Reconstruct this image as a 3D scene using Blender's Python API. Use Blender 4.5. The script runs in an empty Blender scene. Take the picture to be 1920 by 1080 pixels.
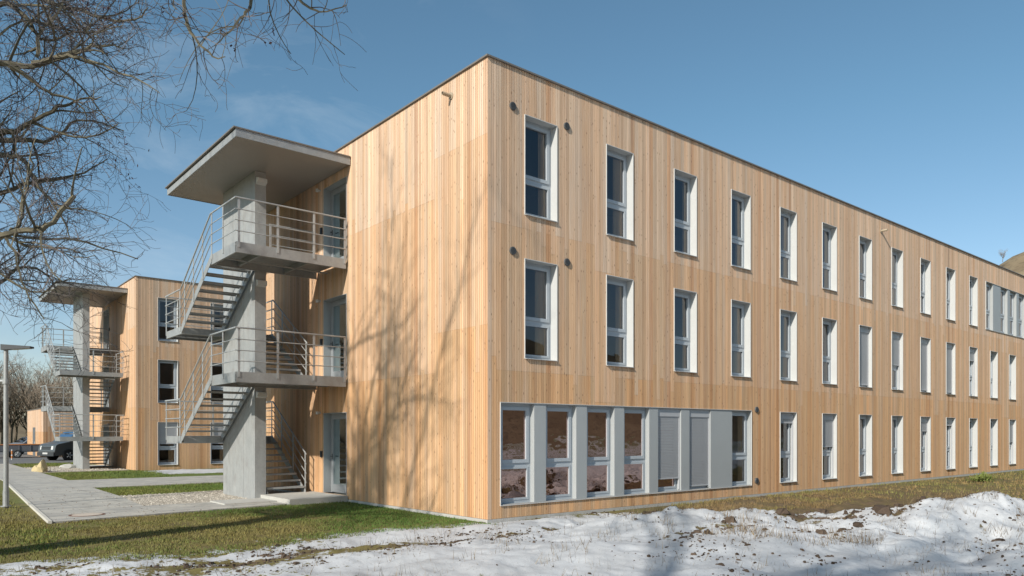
import bpy, math, random
import numpy as np
from mathutils import Vector
R_ = math.radians
scene = bpy.context.scene
COL = scene.collection
rnd = random.Random(7)

# ------------------------------------------------------------------ helpers
class MB:
    """collects geometry; build() links it as ONE mesh object"""
    def __init__(s): s.v = []; s.f = []; s.c = []; s.col = (1, 1, 1)
    def poly(s, pts):
        b = len(s.v); s.v += [tuple(p) for p in pts]
        s.f.append(tuple(range(b, b + len(pts)))); s.c.append(s.col)
    def box(s, x0, x1, y0, y1, z0, z1):
        if x1 < x0: x0, x1 = x1, x0
        if y1 < y0: y0, y1 = y1, y0
        if z1 < z0: z0, z1 = z1, z0
        b = len(s.v)
        s.v += [(x0,y0,z0),(x1,y0,z0),(x1,y1,z0),(x0,y1,z0),(x0,y0,z1),(x1,y0,z1),(x1,y1,z1),(x0,y1,z1)]
        for q in ((0,3,2,1),(4,5,6,7),(0,1,5,4),(1,2,6,5),(2,3,7,6),(3,0,4,7)):
            s.f.append(tuple(b+i for i in q)); s.c.append(s.col)
    def hexa(s, p):
        """eight corner points, bottom loop then top loop"""
        b = len(s.v); s.v += [tuple(q) for q in p]
        for q in ((0,3,2,1),(4,5,6,7),(0,1,5,4),(1,2,6,5),(2,3,7,6),(3,0,4,7)):
            s.f.append(tuple(b+i for i in q)); s.c.append(s.col)
    def tube(s, pts, rad, n=6, cap=True):
        pts = [Vector(p) for p in pts]
        if not hasattr(rad, '__len__'): rad = [rad]*len(pts)
        b = len(s.v); ref = None
        for i, p in enumerate(pts):
            t = (pts[min(i+1, len(pts)-1)] - pts[max(i-1, 0)])
            if t.length < 1e-9: t = Vector((0,0,1))
            t.normalize()
            if ref is None: ref = t.orthogonal()
            a = ref - t*ref.dot(t)
            if a.length < 1e-5: a = t.orthogonal()
            a.normalize(); ref = a; c = t.cross(a); r = rad[i]
            for k in range(n):
                an = 2*math.pi*k/n
                q = p + a*(r*math.cos(an)) + c*(r*math.sin(an))
                s.v.append((q.x, q.y, q.z))
        for i in range(len(pts)-1):
            for k in range(n):
                k2 = (k+1) % n
                s.f.append((b+i*n+k, b+i*n+k2, b+(i+1)*n+k2, b+(i+1)*n+k)); s.c.append(s.col)
        if cap:
            s.f.append(tuple(b+k for k in range(n))[::-1]); s.c.append(s.col)
            e = b+(len(pts)-1)*n
            s.f.append(tuple(e+k for k in range(n))); s.c.append(s.col)
    def prism(s, prof, axis, a0, a1):
        """extrude a closed 2-D profile along an axis"""
        def P(p, a):
            if axis == 'y': return (p[0], a, p[1])
            if axis == 'x': return (a, p[0], p[1])
            return (p[0], p[1], a)
        n = len(prof); b = len(s.v)
        s.v += [P(p, a0) for p in prof] + [P(p, a1) for p in prof]
        s.f.append(tuple(b+i for i in range(n))[::-1]); s.c.append(s.col)
        s.f.append(tuple(b+n+i for i in range(n))); s.c.append(s.col)
        for i in range(n):
            j = (i+1) % n
            s.f.append((b+i, b+j, b+n+j, b+n+i)); s.c.append(s.col)
    def mesh(s, name, mat, off=(0,0,0), smooth=False, yflip=None, attr=False, recalc=False):
        me = bpy.data.meshes.new(name)
        ox, oy, oz = off
        if yflip is None: vs = [(x-ox, y-oy, z-oz) for x, y, z in s.v]; fs = s.f
        else: vs = [(x-ox, (yflip-y)-oy, z-oz) for x, y, z in s.v]; fs = [f[::-1] for f in s.f]
        me.from_pydata(vs, [], fs)
        if attr:
            ca = me.color_attributes.new('tint', 'FLOAT_COLOR', 'CORNER')
            arr = []
            for f, c in zip(fs, s.c): arr += [c[0], c[1], c[2], 1.0]*len(f)
            ca.data.foreach_set('color', arr)
        if smooth: me.polygons.foreach_set('use_smooth', [True]*len(me.polygons))
        if mat: me.materials.append(mat)
        me.update()
        return me
    def build(s, name, mat, parent=None, **k):
        return link(name, s.mesh(name, mat, **k), parent)

def link(name, me, parent=None, loc=(0,0,0), rot=(0,0,0)):
    o = bpy.data.objects.new(name, me); COL.objects.link(o)
    o.location = loc; o.rotation_euler = rot
    if parent: o.parent = parent
    return o
def tag(o, label=None, cat=None, group=None, kind=None):
    if label: o['label'] = label
    if cat: o['category'] = cat
    if group: o['group'] = group
    if kind: o['kind'] = kind
    return o
def empty(name, loc, rz=0):
    o = bpy.data.objects.new(name, None); COL.objects.link(o)
    o.location = loc; o.rotation_euler = (0,0,rz); o.empty_display_size = .3
    return o

# numpy value noise
def vnoise(x, y, seed=0):
    rs = np.random.RandomState(seed); T = rs.rand(256, 256)
    xi = np.floor(x).astype(int); yi = np.floor(y).astype(int)
    fx = x-xi; fy = y-yi; fx = fx*fx*(3-2*fx); fy = fy*fy*(3-2*fy)
    a = T[xi & 255, yi & 255]; b = T[(xi+1) & 255, yi & 255]
    c = T[xi & 255, (yi+1) & 255]; d = T[(xi+1) & 255, (yi+1) & 255]
    return (a*(1-fx)+b*fx)*(1-fy) + (c*(1-fx)+d*fx)*fy
def fbm(x, y, seed=0, o=4, g=.5):
    s = 0; a = 1; t = 0
    for i in range(o):
        s = s + a*vnoise(x*2**i+13.7*i, y*2**i+7.1*i, seed+i); t += a; a *= g
    return s/t
def sstep(a, b, x):
    t = np.clip((x-a)/(b-a), 0, 1); return t*t*(3-2*t)

# ------------------------------------------------------------------ materials
class NT:
    def __init__(s, name):
        s.m = bpy.data.materials.new(name); s.m.use_nodes = True
        s.t = s.m.node_tree; s.t.nodes.clear()
        s.out = s.t.nodes.new('ShaderNodeOutputMaterial')
    def n(s, typ, **k):
        nd = s.t.nodes.new('ShaderNode'+typ)
        for a, v in k.items(): setattr(nd, a, v)
        return nd
    def l(s, a, b): s.t.links.new(a, b)
    def val(s, sock, v):
        if isinstance(v, bpy.types.NodeSocket): s.l(v, sock)
        else: sock.default_value = v
    def math(s, op, a, b=0.0, clamp=False):
        nd = s.n('Math', operation=op, use_clamp=clamp); s.val(nd.inputs[0], a); s.val(nd.inputs[1], b); return nd.outputs[0]
    def mix(s, f, a, b, blend='MIX'):
        nd = s.n('Mix', data_type='RGBA', blend_type=blend)
        s.val(nd.inputs[0], f); s.val(nd.inputs[6], a); s.val(nd.inputs[7], b); return nd.outputs[2]
    def noise(s, vec, scale, detail=3, rough=.5, dist=0):
        nd = s.n('TexNoise'); s.l(vec, nd.inputs['Vector'])
        nd.inputs['Scale'].default_value = scale; nd.inputs['Detail'].default_value = detail
        nd.inputs['Roughness'].default_value = rough; nd.inputs['Distortion'].default_value = dist
        return nd.outputs['Fac']
    def ramp(s, f, stops):
        nd = s.n('ValToRGB'); s.l(f, nd.inputs[0]); e = nd.color_ramp.elements
        while len(e) < len(stops): e.new(.5)
        for i, (p, c) in enumerate(stops):
            e[i].position = p; e[i].color = (c, c, c, 1) if not hasattr(c, '__len__') else (*c, 1)
        return nd.outputs[0]
    def obj(s): return s.n('TexCoord').outputs['Object']
    def geo(s): return s.n('NewGeometry').outputs['Position']
    def mapv(s, vec, sc):
        nd = s.n('Mapping'); s.l(vec, nd.inputs[0]); nd.inputs['Scale'].default_value = sc; return nd.outputs[0]
    def bump(s, h, strength=.3, dist=.02):
        nd = s.n('Bump'); s.l(h, nd.inputs['Height']); nd.inputs['Strength'].default_value = strength
        nd.inputs['Distance'].default_value = dist; return nd.outputs[0]
    def pbr(s, col, rough=.6, metal=0, spec=.5, normal=None):
        p = s.n('BsdfPrincipled'); s.val(p.inputs['Base Color'], col if isinstance(col, bpy.types.NodeSocket) else (*col, 1))
        s.val(p.inputs['Roughness'], rough); s.val(p.inputs['Metallic'], metal); p.inputs['Specular IOR Level'].default_value = spec
        if normal: s.l(normal, p.inputs['Normal'])
        s.l(p.outputs[0], s.out.inputs[0]); return s.m

def simple(name, col, rough=.6, metal=0, var=.12, scale=6, spec=.4, bump=0):
    t = NT(name); o = t.obj(); f = t.noise(o, scale, 4, .6)
    lo = tuple(c*(1-var) for c in col); hi = tuple(min(1, c*(1+var)) for c in col)
    c = t.mix(f, (*lo, 1), (*hi, 1))
    return t.pbr(c, rough, metal, spec, t.bump(f, bump, .01) if bump else None)

def wood_mat(name='larch_cladding'):
    t = NT(name); o = t.obj()
    tint = t.n('VertexColor', layer_name='tint').outputs[0]
    sep = t.n('SeparateXYZ'); t.l(o, sep.inputs[0])
    s_ = t.math('SUBTRACT', sep.outputs[0], sep.outputs[1])
    cmb = t.n('CombineXYZ'); t.l(s_, cmb.inputs[0]); t.l(sep.outputs[2], cmb.inputs[2]); v = cmb.outputs[0]
    grain = t.noise(t.mapv(v, (70, 1, 1.1)), 1.0, 5, .65, .4)
    streak = t.noise(t.mapv(v, (9, 1, .35)), 1.0, 3, .6)
    big = t.noise(t.mapv(v, (.5, 1, .35)), 1.0, 3, .6)
    c = t.mix(t.math('MULTIPLY', t.ramp(grain, [(.38, 0), (.68, 1)]), .62), tint, t.mix(1, tint, (.62, .5, .42, 1), 'MULTIPLY'))
    c = t.mix(t.math('MULTIPLY', t.ramp(streak, [(.45, 0), (.75, 1)]), .4), c, t.mix(1, tint, (.66, .55, .5, 1), 'MULTIPLY'))
    c = t.mix(t.ramp(big, [(.3, 0), (.7, .3)]), c, t.mix(1, tint, (.8, .74, .7, 1), 'MULTIPLY'))
    wth = t.ramp(t.noise(t.mapv(v, (3.2, 1, .22)), 1.0, 5, .65, .2), [(.48, 0), (.72, 1)])
    hsv = t.n('HueSaturation'); hsv.inputs['Saturation'].default_value = .62; hsv.inputs['Value'].default_value = .86; t.l(c, hsv.inputs['Color'])
    c = t.mix(t.math('MULTIPLY', wth, .55), c, hsv.outputs[0])
    # knots
    vo = t.n('TexVoronoi'); t.l(t.mapv(v, (15, 1, 5.5)), vo.inputs['Vector']); vo.inputs['Scale'].default_value = 1
    kn = t.ramp(vo.outputs['Distance'], [(.08, 1), (.2, 0)])
    pick = t.n('SeparateColor'); t.l(vo.outputs['Color'], pick.inputs[0])
    kn = t.math('MULTIPLY', kn, t.math('GREATER_THAN', pick.outputs[0], .5))
    c = t.mix(t.math('MULTIPLY', kn, .7), c, (.13, .06, .03, 1))
    return t.pbr(c, .72, 0, .25, t.bump(grain, .12, .004))

def glass_mat(name, tcol, gcol, base, gain, wob):
    t = NT(name); o = t.geo()
    b = t.bump(t.noise(t.mapv(o, (1, 1, 1.6)), 1.7, 2, .5), wob, .02)
    fr = t.n('Fresnel'); fr.inputs[0].default_value = 1.5
    f = t.math('ADD', t.math('MULTIPLY', fr.outputs[0], gain), base, True)
    tr = t.n('BsdfTransparent'); tr.inputs[0].default_value = (*tcol, 1)
    gl = t.n('BsdfGlossy'); gl.inputs['Roughness'].default_value = 0.0; gl.inputs[0].default_value = (*gcol, 1); t.l(b, gl.inputs['Normal'])
    mx = t.n('MixShader'); t.l(f, mx.inputs[0]); t.l(tr.outputs[0], mx.inputs[1]); t.l(gl.outputs[0], mx.inputs[2])
    t.l(mx.outputs[0], t.out.inputs[0]); return t.m

def attr_mat(name, rough=.8, spec=.2, var=.25, scale=20, transl=0):
    t = NT(name); o = t.geo(); tint = t.n('VertexColor', layer_name='tint').outputs[0]
    f = t.noise(o, scale, 4, .6)
    c = t.mix(1, tint, t.mix(f, (1-var, 1-var, 1-var, 1), (1+var, 1+var, 1+var, 1)), 'MULTIPLY')
    return t.pbr(c, rough, 0, spec)

def galv_mat(name, base=.42, rough=.5):
    t = NT(name); o = t.obj()
    vo = t.n('TexVoronoi'); t.l(o, vo.inputs['Vector']); vo.inputs['Scale'].default_value = 26
    sp = t.n('SeparateColor'); t.l(vo.outputs['Color'], sp.inputs[0])
    f = t.noise(t.mapv(o, (2, 2, .9)), 2.2, 5, .65)
    st = t.noise(t.mapv(o, (7, 7, .5)), 1.0, 4, .65)
    g = t.math('ADD', t.math('ADD', t.math('MULTIPLY', sp.outputs[0], .2), f), t.math('MULTIPLY', t.math('SUBTRACT', st, .5), .5))
    c = t.ramp(g, [(.3, (base*.84, base*.87, base*.88)), (.62, (base*.98, base*1.01, base*1.01)), (.95, (base*1.12, base*1.14, base*1.13))])
    c = t.mix(t.math('MULTIPLY', t.ramp(t.noise(t.mapv(o, (3, 3, 2)), 1.0, 5, .65), [(.5, 0), (.7, 1)]), .4), c, (base*.62, base*.55, base*.5, 1))
    return t.pbr(c, t.math('ADD', t.math('MULTIPLY', f, .25), rough-.12), .35, .4, t.bump(f, .05, .01))

M = {}
M['wood'] = wood_mat()
M['backing'] = simple('groove_timber', (.17, .105, .065), .9)
M['coping'] = simple('coping_metal', (.2, .18, .16), .5, .3)
M['pvc'] = simple('white_window_frame', (.37, .405, .44), .35, 0, .03, 3)
M['lining'] = simple('white_lining_metal', (.47, .475, .47), .4, 0, .04, 3)
M['panel'] = simple('grey_panel', (.33, .345, .35), .45, 0, .05, 2)
M['shutter'] = simple('grey_shutter', (.37, .38, .40), .45, 0, .05, 2)
M['glass'] = glass_mat('window_glass', (.82, .82, .80), (.9, .93, 1.0), .03, 1.15, .06)
M['bronze'] = glass_mat('bronze_glass', (.30, .25, .22), (1.0, .72, .66), .30, 1.3, .22)
M['curtain'] = simple('beige_curtain', (.88, .68, .46), .9, 0, .06, 4)
M['interior'] = simple('interior_plaster', (.42, .38, .33), .9, 0, .05, 1)
M['plinth'] = simple('concrete_plinth', (.4, .39, .37), .85, 0, .2, 5, bump=.2)
M['roof'] = simple('roof_membrane', (.12, .12, .12), .9)
M['galv'] = galv_mat('galvanised_steel', .34, .5)
M['galvfin'] = galv_mat('galvanised_sheet', .36, .6)
M['rail'] = galv_mat('galvanised_rail', .42, .45)
M['soffit'] = simple('soffit_board', (.29, .27, .25), .55, .1, .06, .8)
M['dark'] = simple('dark_metal', (.05, .055, .06), .5, .3)
M['ventm'] = simple('vent_grille_metal', (.11, .115, .12), .6, .3)
M['light'] = simple('lamp_housing', (.55, .56, .55), .5)
M['rubber'] = simple('tyre_rubber', (.02, .02, .02), .9)
M['concrete'] = simple('step_concrete', (.42, .41, .38), .85, 0, .15, 4, bump=.15)
M['doorglass'] = glass_mat('door_glass', (.22, .25, .25), (.75, .85, .85), .03, .9, .05)
M['doorframe'] = simple('grey_door_frame', (.25, .265, .28), .4, 0, .05, 3)
M['bark'] = attr_mat('bark', .9, .15, .45, 9)
M['blade'] = attr_mat('grass_blades', .7, .2, .1, 3)
M['stone'] = attr_mat('gravel_stone', .85, .2, .2, 30)
M['lime'] = simple('yellow_limestone', (.46, .37, .21), .9, 0, .25, 7, bump=.5)

# ------------------------------------------------------------------ ground
MOUNDS = [(2.6, -3.2, .46, 1.25, .75, -.35), (7.35, -6.35, .58, 1.15, .85, -.45), (5.0, -4.7, .10, 1.2, .6, -.4),
          (-.4, -4.3, .16, 2.2, .8, -.2), (10.2, -8.3, .14, 2.0, .9, -.4), (1.2, -5.6, .20, 1.3, .7, .3), (-3.4, -2.2, .10, 2.0, .7, .1)]
SOILP = [(5.5, -4.6, .75, .30), (6.5, -5.35, .55, .28), (2.3, -2.6, .40, .16), (7.8, -6.2, .45, .22), (3.3, -3.3, .35, .2), (.4, -1.7, 1.0, .16), (4.6, -4.3, .5, .2), (-2.2, -1.9, .9, .16), (8.6, -6.6, .4, .25), (-4.6, -1.1, 1.0, .2), (1.2, -4.4, .6, .2), (4.2, -1.9, .8, .3)]
def soilp(x, y):
    w = 0*x
    for px_, py_, a, b in SOILP: w = np.maximum(w, np.exp(-.5*(((x-px_)/a)**2+((y-py_)/b)**2)))
    return w
def snow_edge(x):   # snow lies south of this line
    return np.interp(x, [-30, -12, -9, -8.1, -7, -6.2, -5, -3.4, -1.2, -.3, 0, 3.2, 4.5, 6, 8, 11, 16, 24, 40, 80],
                        [3.0, 2.2, 1.6, 1.0, .2, -.1, -.1, .3, .25, .1, -.02, -.2, -1.0, -2.7, -4.3, -6.0, -8.2, -11, -17, -30])
def heights(x, y):
    z = -.035 + 0*x
    far = sstep(14, 60, np.hypot(x-2, y-2))
    south = sstep(.6, -2.2, y - np.minimum(0, np.maximum(0, x-6)*-.05))
    z = z + south*(.06*(fbm(x*.5, y*.5, 3)-.5) - .04)
    for mx, my, h, a, b, r in MOUNDS:
        c, s = math.cos(r), math.sin(r)
        u = (x-mx)*c + (y-my)*s; v = -(x-mx)*s + (y-my)*c
        u = u + .5*(fbm(x*.9, y*.9, 21)-.5); v = v + .5*(fbm(x*.9, y*.9, 31)-.5)
        z = z + h*np.exp(-.5*((u/a)**2 + (v/b)**2))
    sn = sstep(.5, -.8, y - snow_edge(x))
    z = z - .05*soilp(x, y)
    rough = ((fbm(x*.9, y*1.3, 5, 6, .56)-.5)*.52 + (fbm(x*.45, y*.7, 25, 2)-.5)*.16 + (.5-np.abs(fbm(x*2.2, y*2.2, 9, 4)-.5)*4)*.012 + (fbm(x*5, y*6, 12, 4, .6)-.5)*.13*sstep(.48, .7, fbm(x*.6, y*.8, 91)))
    rough = rough*(.46+.58*sstep(.4, 2.4, x+.35*(y+3)))
    z = z + sn*rough*(1-far*.8)
    strip = sstep(5.5, 8, x)*sstep(.2, -.3, y)*(1-sn)
    z = z + strip*((fbm(x*1.7, y*1.9, 15, 5, .65)-.5)*(.34-.14*sstep(12, 22, x)) - .04*sstep(10, 24, x))
    z = z + 0
    # keep it under the paving, the buildings and the gable lawn
    paved = sstep(.15, .5, y)
    z = np.where(y > .0, z*(1-paved) + (-.035)*paved + .02*paved*(fbm(x*.4, y*.4, 40)-.5)*sstep(-9, -12, x), z)
    z = z + sstep(2.4, 1.6, np.abs(y-25.0))*sstep(-.8, .4, x)*sstep(40, 20, x)*(.02+.75*np.maximum(0, fbm(x*1.3, y*1.3, 61)-.25)*fbm(x*3, y*3, 62))
    near = np.exp(-np.maximum(0, -y)/.5)*sstep(-.4, .2, x)*sstep(60, 45, x)
    z = z*(1-near*.75) + near*(-.05)*.75
    return z
def grid_axis(parts):
    out = []
    for a, b, st in parts: out += list(np.arange(a, b, st))
    out.append(parts[-1][1]); return np.array(out)
def build_ground():
    xs = grid_axis([(-700, -100, 60), (-100, -30, 10), (-30, -13, 1), (-13, -9.5, .15), (-9.5, 12, .055), (12, 26, .14), (26, 60, 1.5), (60, 120, 10), (120, 700, 60)])
    ys = grid_axis([(-700, -100, 60), (-100, -25, 8), (-25, -12, .7), (-12, .6, .055), (.6, 7, .15), (7, 22, 1.1), (22, 28, .25), (28, 40, 1), (40, 120, 8), (120, 700, 60)])
    X, Y = np.meshgrid(xs, ys, indexing='ij'); nx, ny = X.shape
    Z = heights(X, Y)
    co = np.stack([X, Y, Z], -1).reshape(-1, 3).astype(np.float32)
    i, j = np.meshgrid(np.arange(nx-1), np.arange(ny-1), indexing='ij'); a = (i*ny+j).ravel()
    q = np.stack([a, a+ny, a+ny+1, a+1], -1).astype(np.int32)
    me = bpy.data.meshes.new('ground')
    me.vertices.add(len(co)); me.vertices.foreach_set('co', co.ravel())
    me.loops.add(q.size); me.loops.foreach_set('vertex_index', q.ravel())
    me.polygons.add(len(q)); me.polygons.foreach_set('loop_start', np.arange(0, q.size, 4, dtype=np.int32))
    me.polygons.foreach_set('loop_total', np.full(len(q), 4, np.int32))
    me.update(); me.validate()
    me.polygons.foreach_set('use_smooth', np.ones(len(q), bool))
    # masks: R snow, G soil, B green
    e = Y - snow_edge(X) + (fbm(X*.9+3, Y*1.4+3, 95, 5, .6)-.5)*1.7*sstep(12, 2, np.abs(X+4))*sstep(3, 1.2, np.abs(Y-snow_edge(X)))
    slope = np.abs(np.gradient(Z, axis=1))/np.maximum(1e-3, np.abs(np.gradient(Y, axis=1)))
    snow = .5 - e/1.1
    wx = sstep(-2.5, -6.5, X)*sstep(2.2, -.2, e)                    # patchy lower-left corner
    snow = np.clip(snow, -1, (1.02 - .14*sstep(2.0, -1.0, X)*sstep(-4.5, -1.5, Y) - .42*sstep(.5, .75, fbm(X*.4+5, Y*.7+5, 81))) - .35*wx - .35*sstep(.45, 1.1, slope)*sstep(-1, -3, Y+X*.3))
    crest = 0*X
    for mx, my, h, aa, b, r in MOUNDS[1:3]:
        crest = np.maximum(crest, np.exp(-((X-mx-.1)**2/1.1 + (Y-my-.75)**2/.35)))
    snow = snow - .55*crest*(fbm(X*2.5, Y*2.5, 77) > .5)
    snow = snow - 1.5*soilp(X, Y)*sstep(.38, .62, fbm(X*2.6, Y*3.2, 83))
    soil_w = soilp(X, Y)
    snow = snow - 1.0*sstep(-14, -30, Y)*fbm(X*.05+9, Y*.12+9, 70)
    snow = np.where(Y > .6, np.minimum(snow, -.2), snow)
    patch = sstep(2.6, 1.6, np.abs(Y-25.0))*sstep(-.9, .2, X)*sstep(40, 20, X)  # snow along the far building
    snow = np.maximum(snow, -.3 + 1.25*patch)
    soil = sstep(3.5, 6, X)*sstep(.3, -.2, Y)*sstep(60, 30, X)*(.85-.3*sstep(12, 20, X))
    soil = np.maximum(soil, soil_w)
    green = sstep(-3.2, .2, X)*sstep(-1.0, 2.5, Y) + sstep(14, 24, X)*.5*(Y < 0) + .5*sstep(8, 12, Y)
    colr = np.stack([snow*.5+.5, soil, np.clip(green, 0, 1), np.ones_like(X)], -1).reshape(-1, 4).astype(np.float32)
    ca = me.color_attributes.new('mask', 'FLOAT_COLOR', 'POINT'); ca.data.foreach_set('color', colr.ravel())
    t = NT('ground_snow_grass_soil'); g = t.geo()
    sp = t.n('SeparateColor'); t.l(t.n('VertexColor', layer_name='mask').outputs[0], sp.inputs[0])
    n1 = t.noise(g, 3.2, 6, .65); n2 = t.noise(g, 14, 4, .6); n3 = t.noise(g, .7, 3, .5); n4 = t.noise(g, 60, 3, .6)
    s = t.math('SUBTRACT', t.math('MULTIPLY', sp.outputs[0], 2), 1)
    s = t.math('ADD', s, t.math('MULTIPLY', t.math('SUBTRACT', n1, .5), 1.7))
    s = t.math('ADD', s, t.math('MULTIPLY', t.math('SUBTRACT', n2, .5), 1.1))
    sf = t.ramp(s, [(.40, 0), (.52, 1)])
    dry = t.mix(n2, (.12, .10, .033, 1), (.20, .165, .06, 1)); lush = t.mix(n2, (.07, .11, .02, 1), (.13, .17, .04, 1))
    gr = t.mix(t.math('ADD', t.math('MULTIPLY', t.math('SUBTRACT', n3, .5), 1.2), sp.outputs[2], True), dry, lush)
    so = t.mix(n1, (.045, .03, .02, 1), (.15, .105, .065, 1))
    gr = t.mix(t.math('MULTIPLY', t.ramp(t.noise(g, 1.7, 5, .7), [(.48, 0), (.62, 1)]), .55), gr, (.085, .062, .035, 1))
    base = t.mix(t.math('ADD', sp.outputs[1], t.math('MULTIPLY', t.math('SUBTRACT', n1, .55), 1.6), True), gr, so)
    sc = t.mix(n1, (.42, .432, .45, 1), (.57, .578, .595, 1))
    sc = t.mix(t.ramp(n2, [(.6, 0), (.75, .25)]), sc, (.26, .245, .22, 1))
    sc = t.mix(t.math('MULTIPLY', t.ramp(t.noise(t.mapv(g, (1, 1.5, 1)), 17, 5, .7), [(.60, 0), (.67, 1)]), .55), sc, (.13, .10, .075, 1))
    sc = t.mix(t.ramp(n3, [(.42, 0), (.68, .4)]), sc, (.27, .27, .275, 1))
    c = t.mix(sf, base, sc)
    h = t.math('ADD', t.math('ADD', t.math('MULTIPLY', n2, .6), t.math('MULTIPLY', n4, .25)), t.math('MULTIPLY', sf, .35))
    t.pbr(c, t.math('SUBTRACT', .9, t.math('MULTIPLY', sf, .3)), 0, .25, t.bump(h, .42, .03))
    me.materials.append(t.m)
    tag(link('ground', me), kind='structure')
build_ground()

def hz(x, y): return float(heights(np.array([x], float), np.array([y], float))[0])

# concrete walks
def pave_mat():
    t = NT('concrete_paving'); g = t.geo()
    n1 = t.noise(g, 1.3, 5, .6); n2 = t.noise(g, 30, 4, .7)
    w = t.ramp(t.noise(t.mapv(g, (.7, 2.6, 1)), 1.0, 4, .6), [(.45, 0), (.62, 1)])     # damp patches
    c = t.mix(n1, (.37, .355, .32, 1), (.53, .505, .455, 1)); c = t.mix(t.math('MULTIPLY', w, .6), c, (.25, .25, .25, 1))
    w2 = t.ramp(t.noise(t.mapv(g, (2.2, 5, 1)), 1.0, 6, .7), [(.5, 0), (.58, 1)]); c = t.mix(t.math('MULTIPLY', w2, .5), c, (.20, .19, .17, 1))
    cell = t.n('TexBrick'); t.l(g, cell.inputs['Vector']); cell.inputs['Scale'].default_value = 1; cell.inputs['Brick Width'].default_value = 1.2; cell.inputs['Row Height'].default_value = 1.2; cell.inputs['Mortar Size'].default_value = .008; cell.offset = 0
    c = t.mix(t.math('MULTIPLY', cell.outputs['Fac'], .5), c, (.14, .13, .12, 1))
    c = t.mix(t.math('MULTIPLY', t.ramp(n2, [(.4, 0), (.7, 1)]), .35), c, (.22, .21, .19, 1))
    return t.pbr(c, .8, 0, .3, t.bump(n2, .25, .01))
M['pave'] = pave_mat()
M['kerb'] = simple('concrete_edging', (.5, .48, .43), .85, 0, .15, 6)
def sheet(name, pts, z, mat, kind='structure', thick=.12):
    m = MB(); m.prism(pts, 'z', z-thick, z); return tag(m.build(name, mat), kind=kind)
sheet('footpath', [(-6.9, 5.6), (-1.66, 6.22), (-1.66, 7.95), (-4.62, 8.02), (-4.4, 11.6), (-4.33, 15.75), (12, 15.95), (30, 16.0), (30, 19.6), (12, 19.6), (-4.28, 20.6),
                   (-4.2, 40.3), (-6.0, 40.3), (-6.2, 20.4), (-6.68, 10.3)], .0, M['pave'])
def strip(name, line, w, z0, z1, mat):
    m = MB()
    for (a, b) in zip(line[:-1], line[1:]):
        d = (Vector(b)-Vector(a)).normalized(); p = Vector((-d.y, d.x))*w*.5
        A, B = Vector(a), Vector(b)
        c = [A-p, B-p, B+p, A+p]
        m.hexa([(q.x, q.y, z0) for q in c]+[(q.x, q.y, z1) for q in c])
    return tag(m.build(name, mat), kind='structure')
strip('path_edging', [(-6.24, 20.4), (-6.73, 10.3), (-6.95, 5.55)], .07, -.12, .022, M['kerb'])
asph = simple('asphalt', (.13, .13, .13), .9, 0, .3, 8)
sheet('car_park', [(-60, 40.4), (40, 40.4), (40, 75), (-60, 75)], -.012, asph)
# gravel beds
def gravel(name, polys, n, seed):
    r = random.Random(seed); m = MB()
    for (x0, x1, y0, y1, k, s0, s1) in polys:
        for _ in range(k):
            x = r.uniform(x0, x1); y = r.uniform(y0, y1); s = r.uniform(s0, s1)
            g = r.uniform(.2, .5); m.col = (g*1.08, g*.98, g*.84)
            b = len(m.v); a = r.uniform(0, 6.28); h = s*r.uniform(.45, .8)
            for kk in range(5):
                an = a+kk*1.2566; q = s*r.uniform(.75, 1.1)
                m.v.append((x+q*math.cos(an), y+q*math.sin(an), -.03+h*.25))
            m.v.append((x+r.uniform(-.3, .3)*s, y+r.uniform(-.3, .3)*s, -.03+h))
            for kk in range(5): m.f.append((b+kk, b+(kk+1) % 5, b+5)); m.c.append(m.col)
    return tag(m.build(name, M['stone'], attr=True), 'pale river gravel spread beside the walk and under the near staircase', None, None, 'stuff')
bed = simple('gravel_bed', (.33, .29, .24), .95, 0, .5, 30, bump=.6)
sheet('gravel_base', [(-4.6, 8.04), (-.04, 8.04), (-.04, 12.6), (-4.4, 11.4)], -.016, bed)
sheet('gravel_base', [(-4.2, 28.2), (-.5, 28.0), (-.5, 37.0), (-4.15, 34)], -.016, bed)
gravel('gravel', [(-4.6, -.1, 8.06, 11.9, 5200, .02, .05)], 0, 3)
g2 = gravel('gravel', [(-4.15, -.5, 28.3, 34, 1500, .03, .07)], 0, 4); g2['label'] = 'grey gravel around the foot of the far staircase'

# hills
def hill(name, cx, cy, sx, sy, h, n, ext, seed, rot=0, ncol=0):
    u = np.linspace(-ext, ext, n); U, V = np.meshgrid(u*sx, u*sy, indexing='ij')
    H = h*np.exp(-.5*((U/sx)**2+(V/sy)**2)); H = H*(1+.25*(fbm(U*.03+50, V*.03+50, seed)-.5)) + (fbm(U*.15+50, V*.15+50, seed+3)-.5)*1.2 - h*.09
    c, s = math.cos(rot), math.sin(rot)
    co = np.stack([cx+U*c-V*s, cy+U*s+V*c, H], -1).reshape(-1, 3)
    f = [(i*n+j, (i+1)*n+j, (i+1)*n+j+1, i*n+j+1) for i in range(n-1) for j in range(n-1)]
    me = bpy.data.meshes.new(name); me.from_pydata([tuple(p) for p in co], [], f)
    me.polygons.foreach_set('use_smooth', [True]*len(f))
    t = NT(name+'_meadow'); g = t.geo(); a = t.noise(g, .06, 6, .65); b = t.noise(g, .5, 5, .6)
    cc = t.mix(t.ramp(a, [(.35, 0), (.65, 1)]), (.17, .125, .08, 1), (.25, .20, .13, 1)); cc = t.mix(t.ramp(b, [(.5, 0), (.7, .7)]), cc, (.06, .05, .035, 1))
    t.pbr(cc, .95, 0, .1); me.materials.append(t.m)
    return tag(link(name, me), kind='structure')
hill('hill', 239, 41, 60, 60, 54.5, 70, 2.6, 60)
hill('wooded_ridge', -45, 190, 70, 25, 9, 60, 2.6, 68, R_(12))
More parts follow.
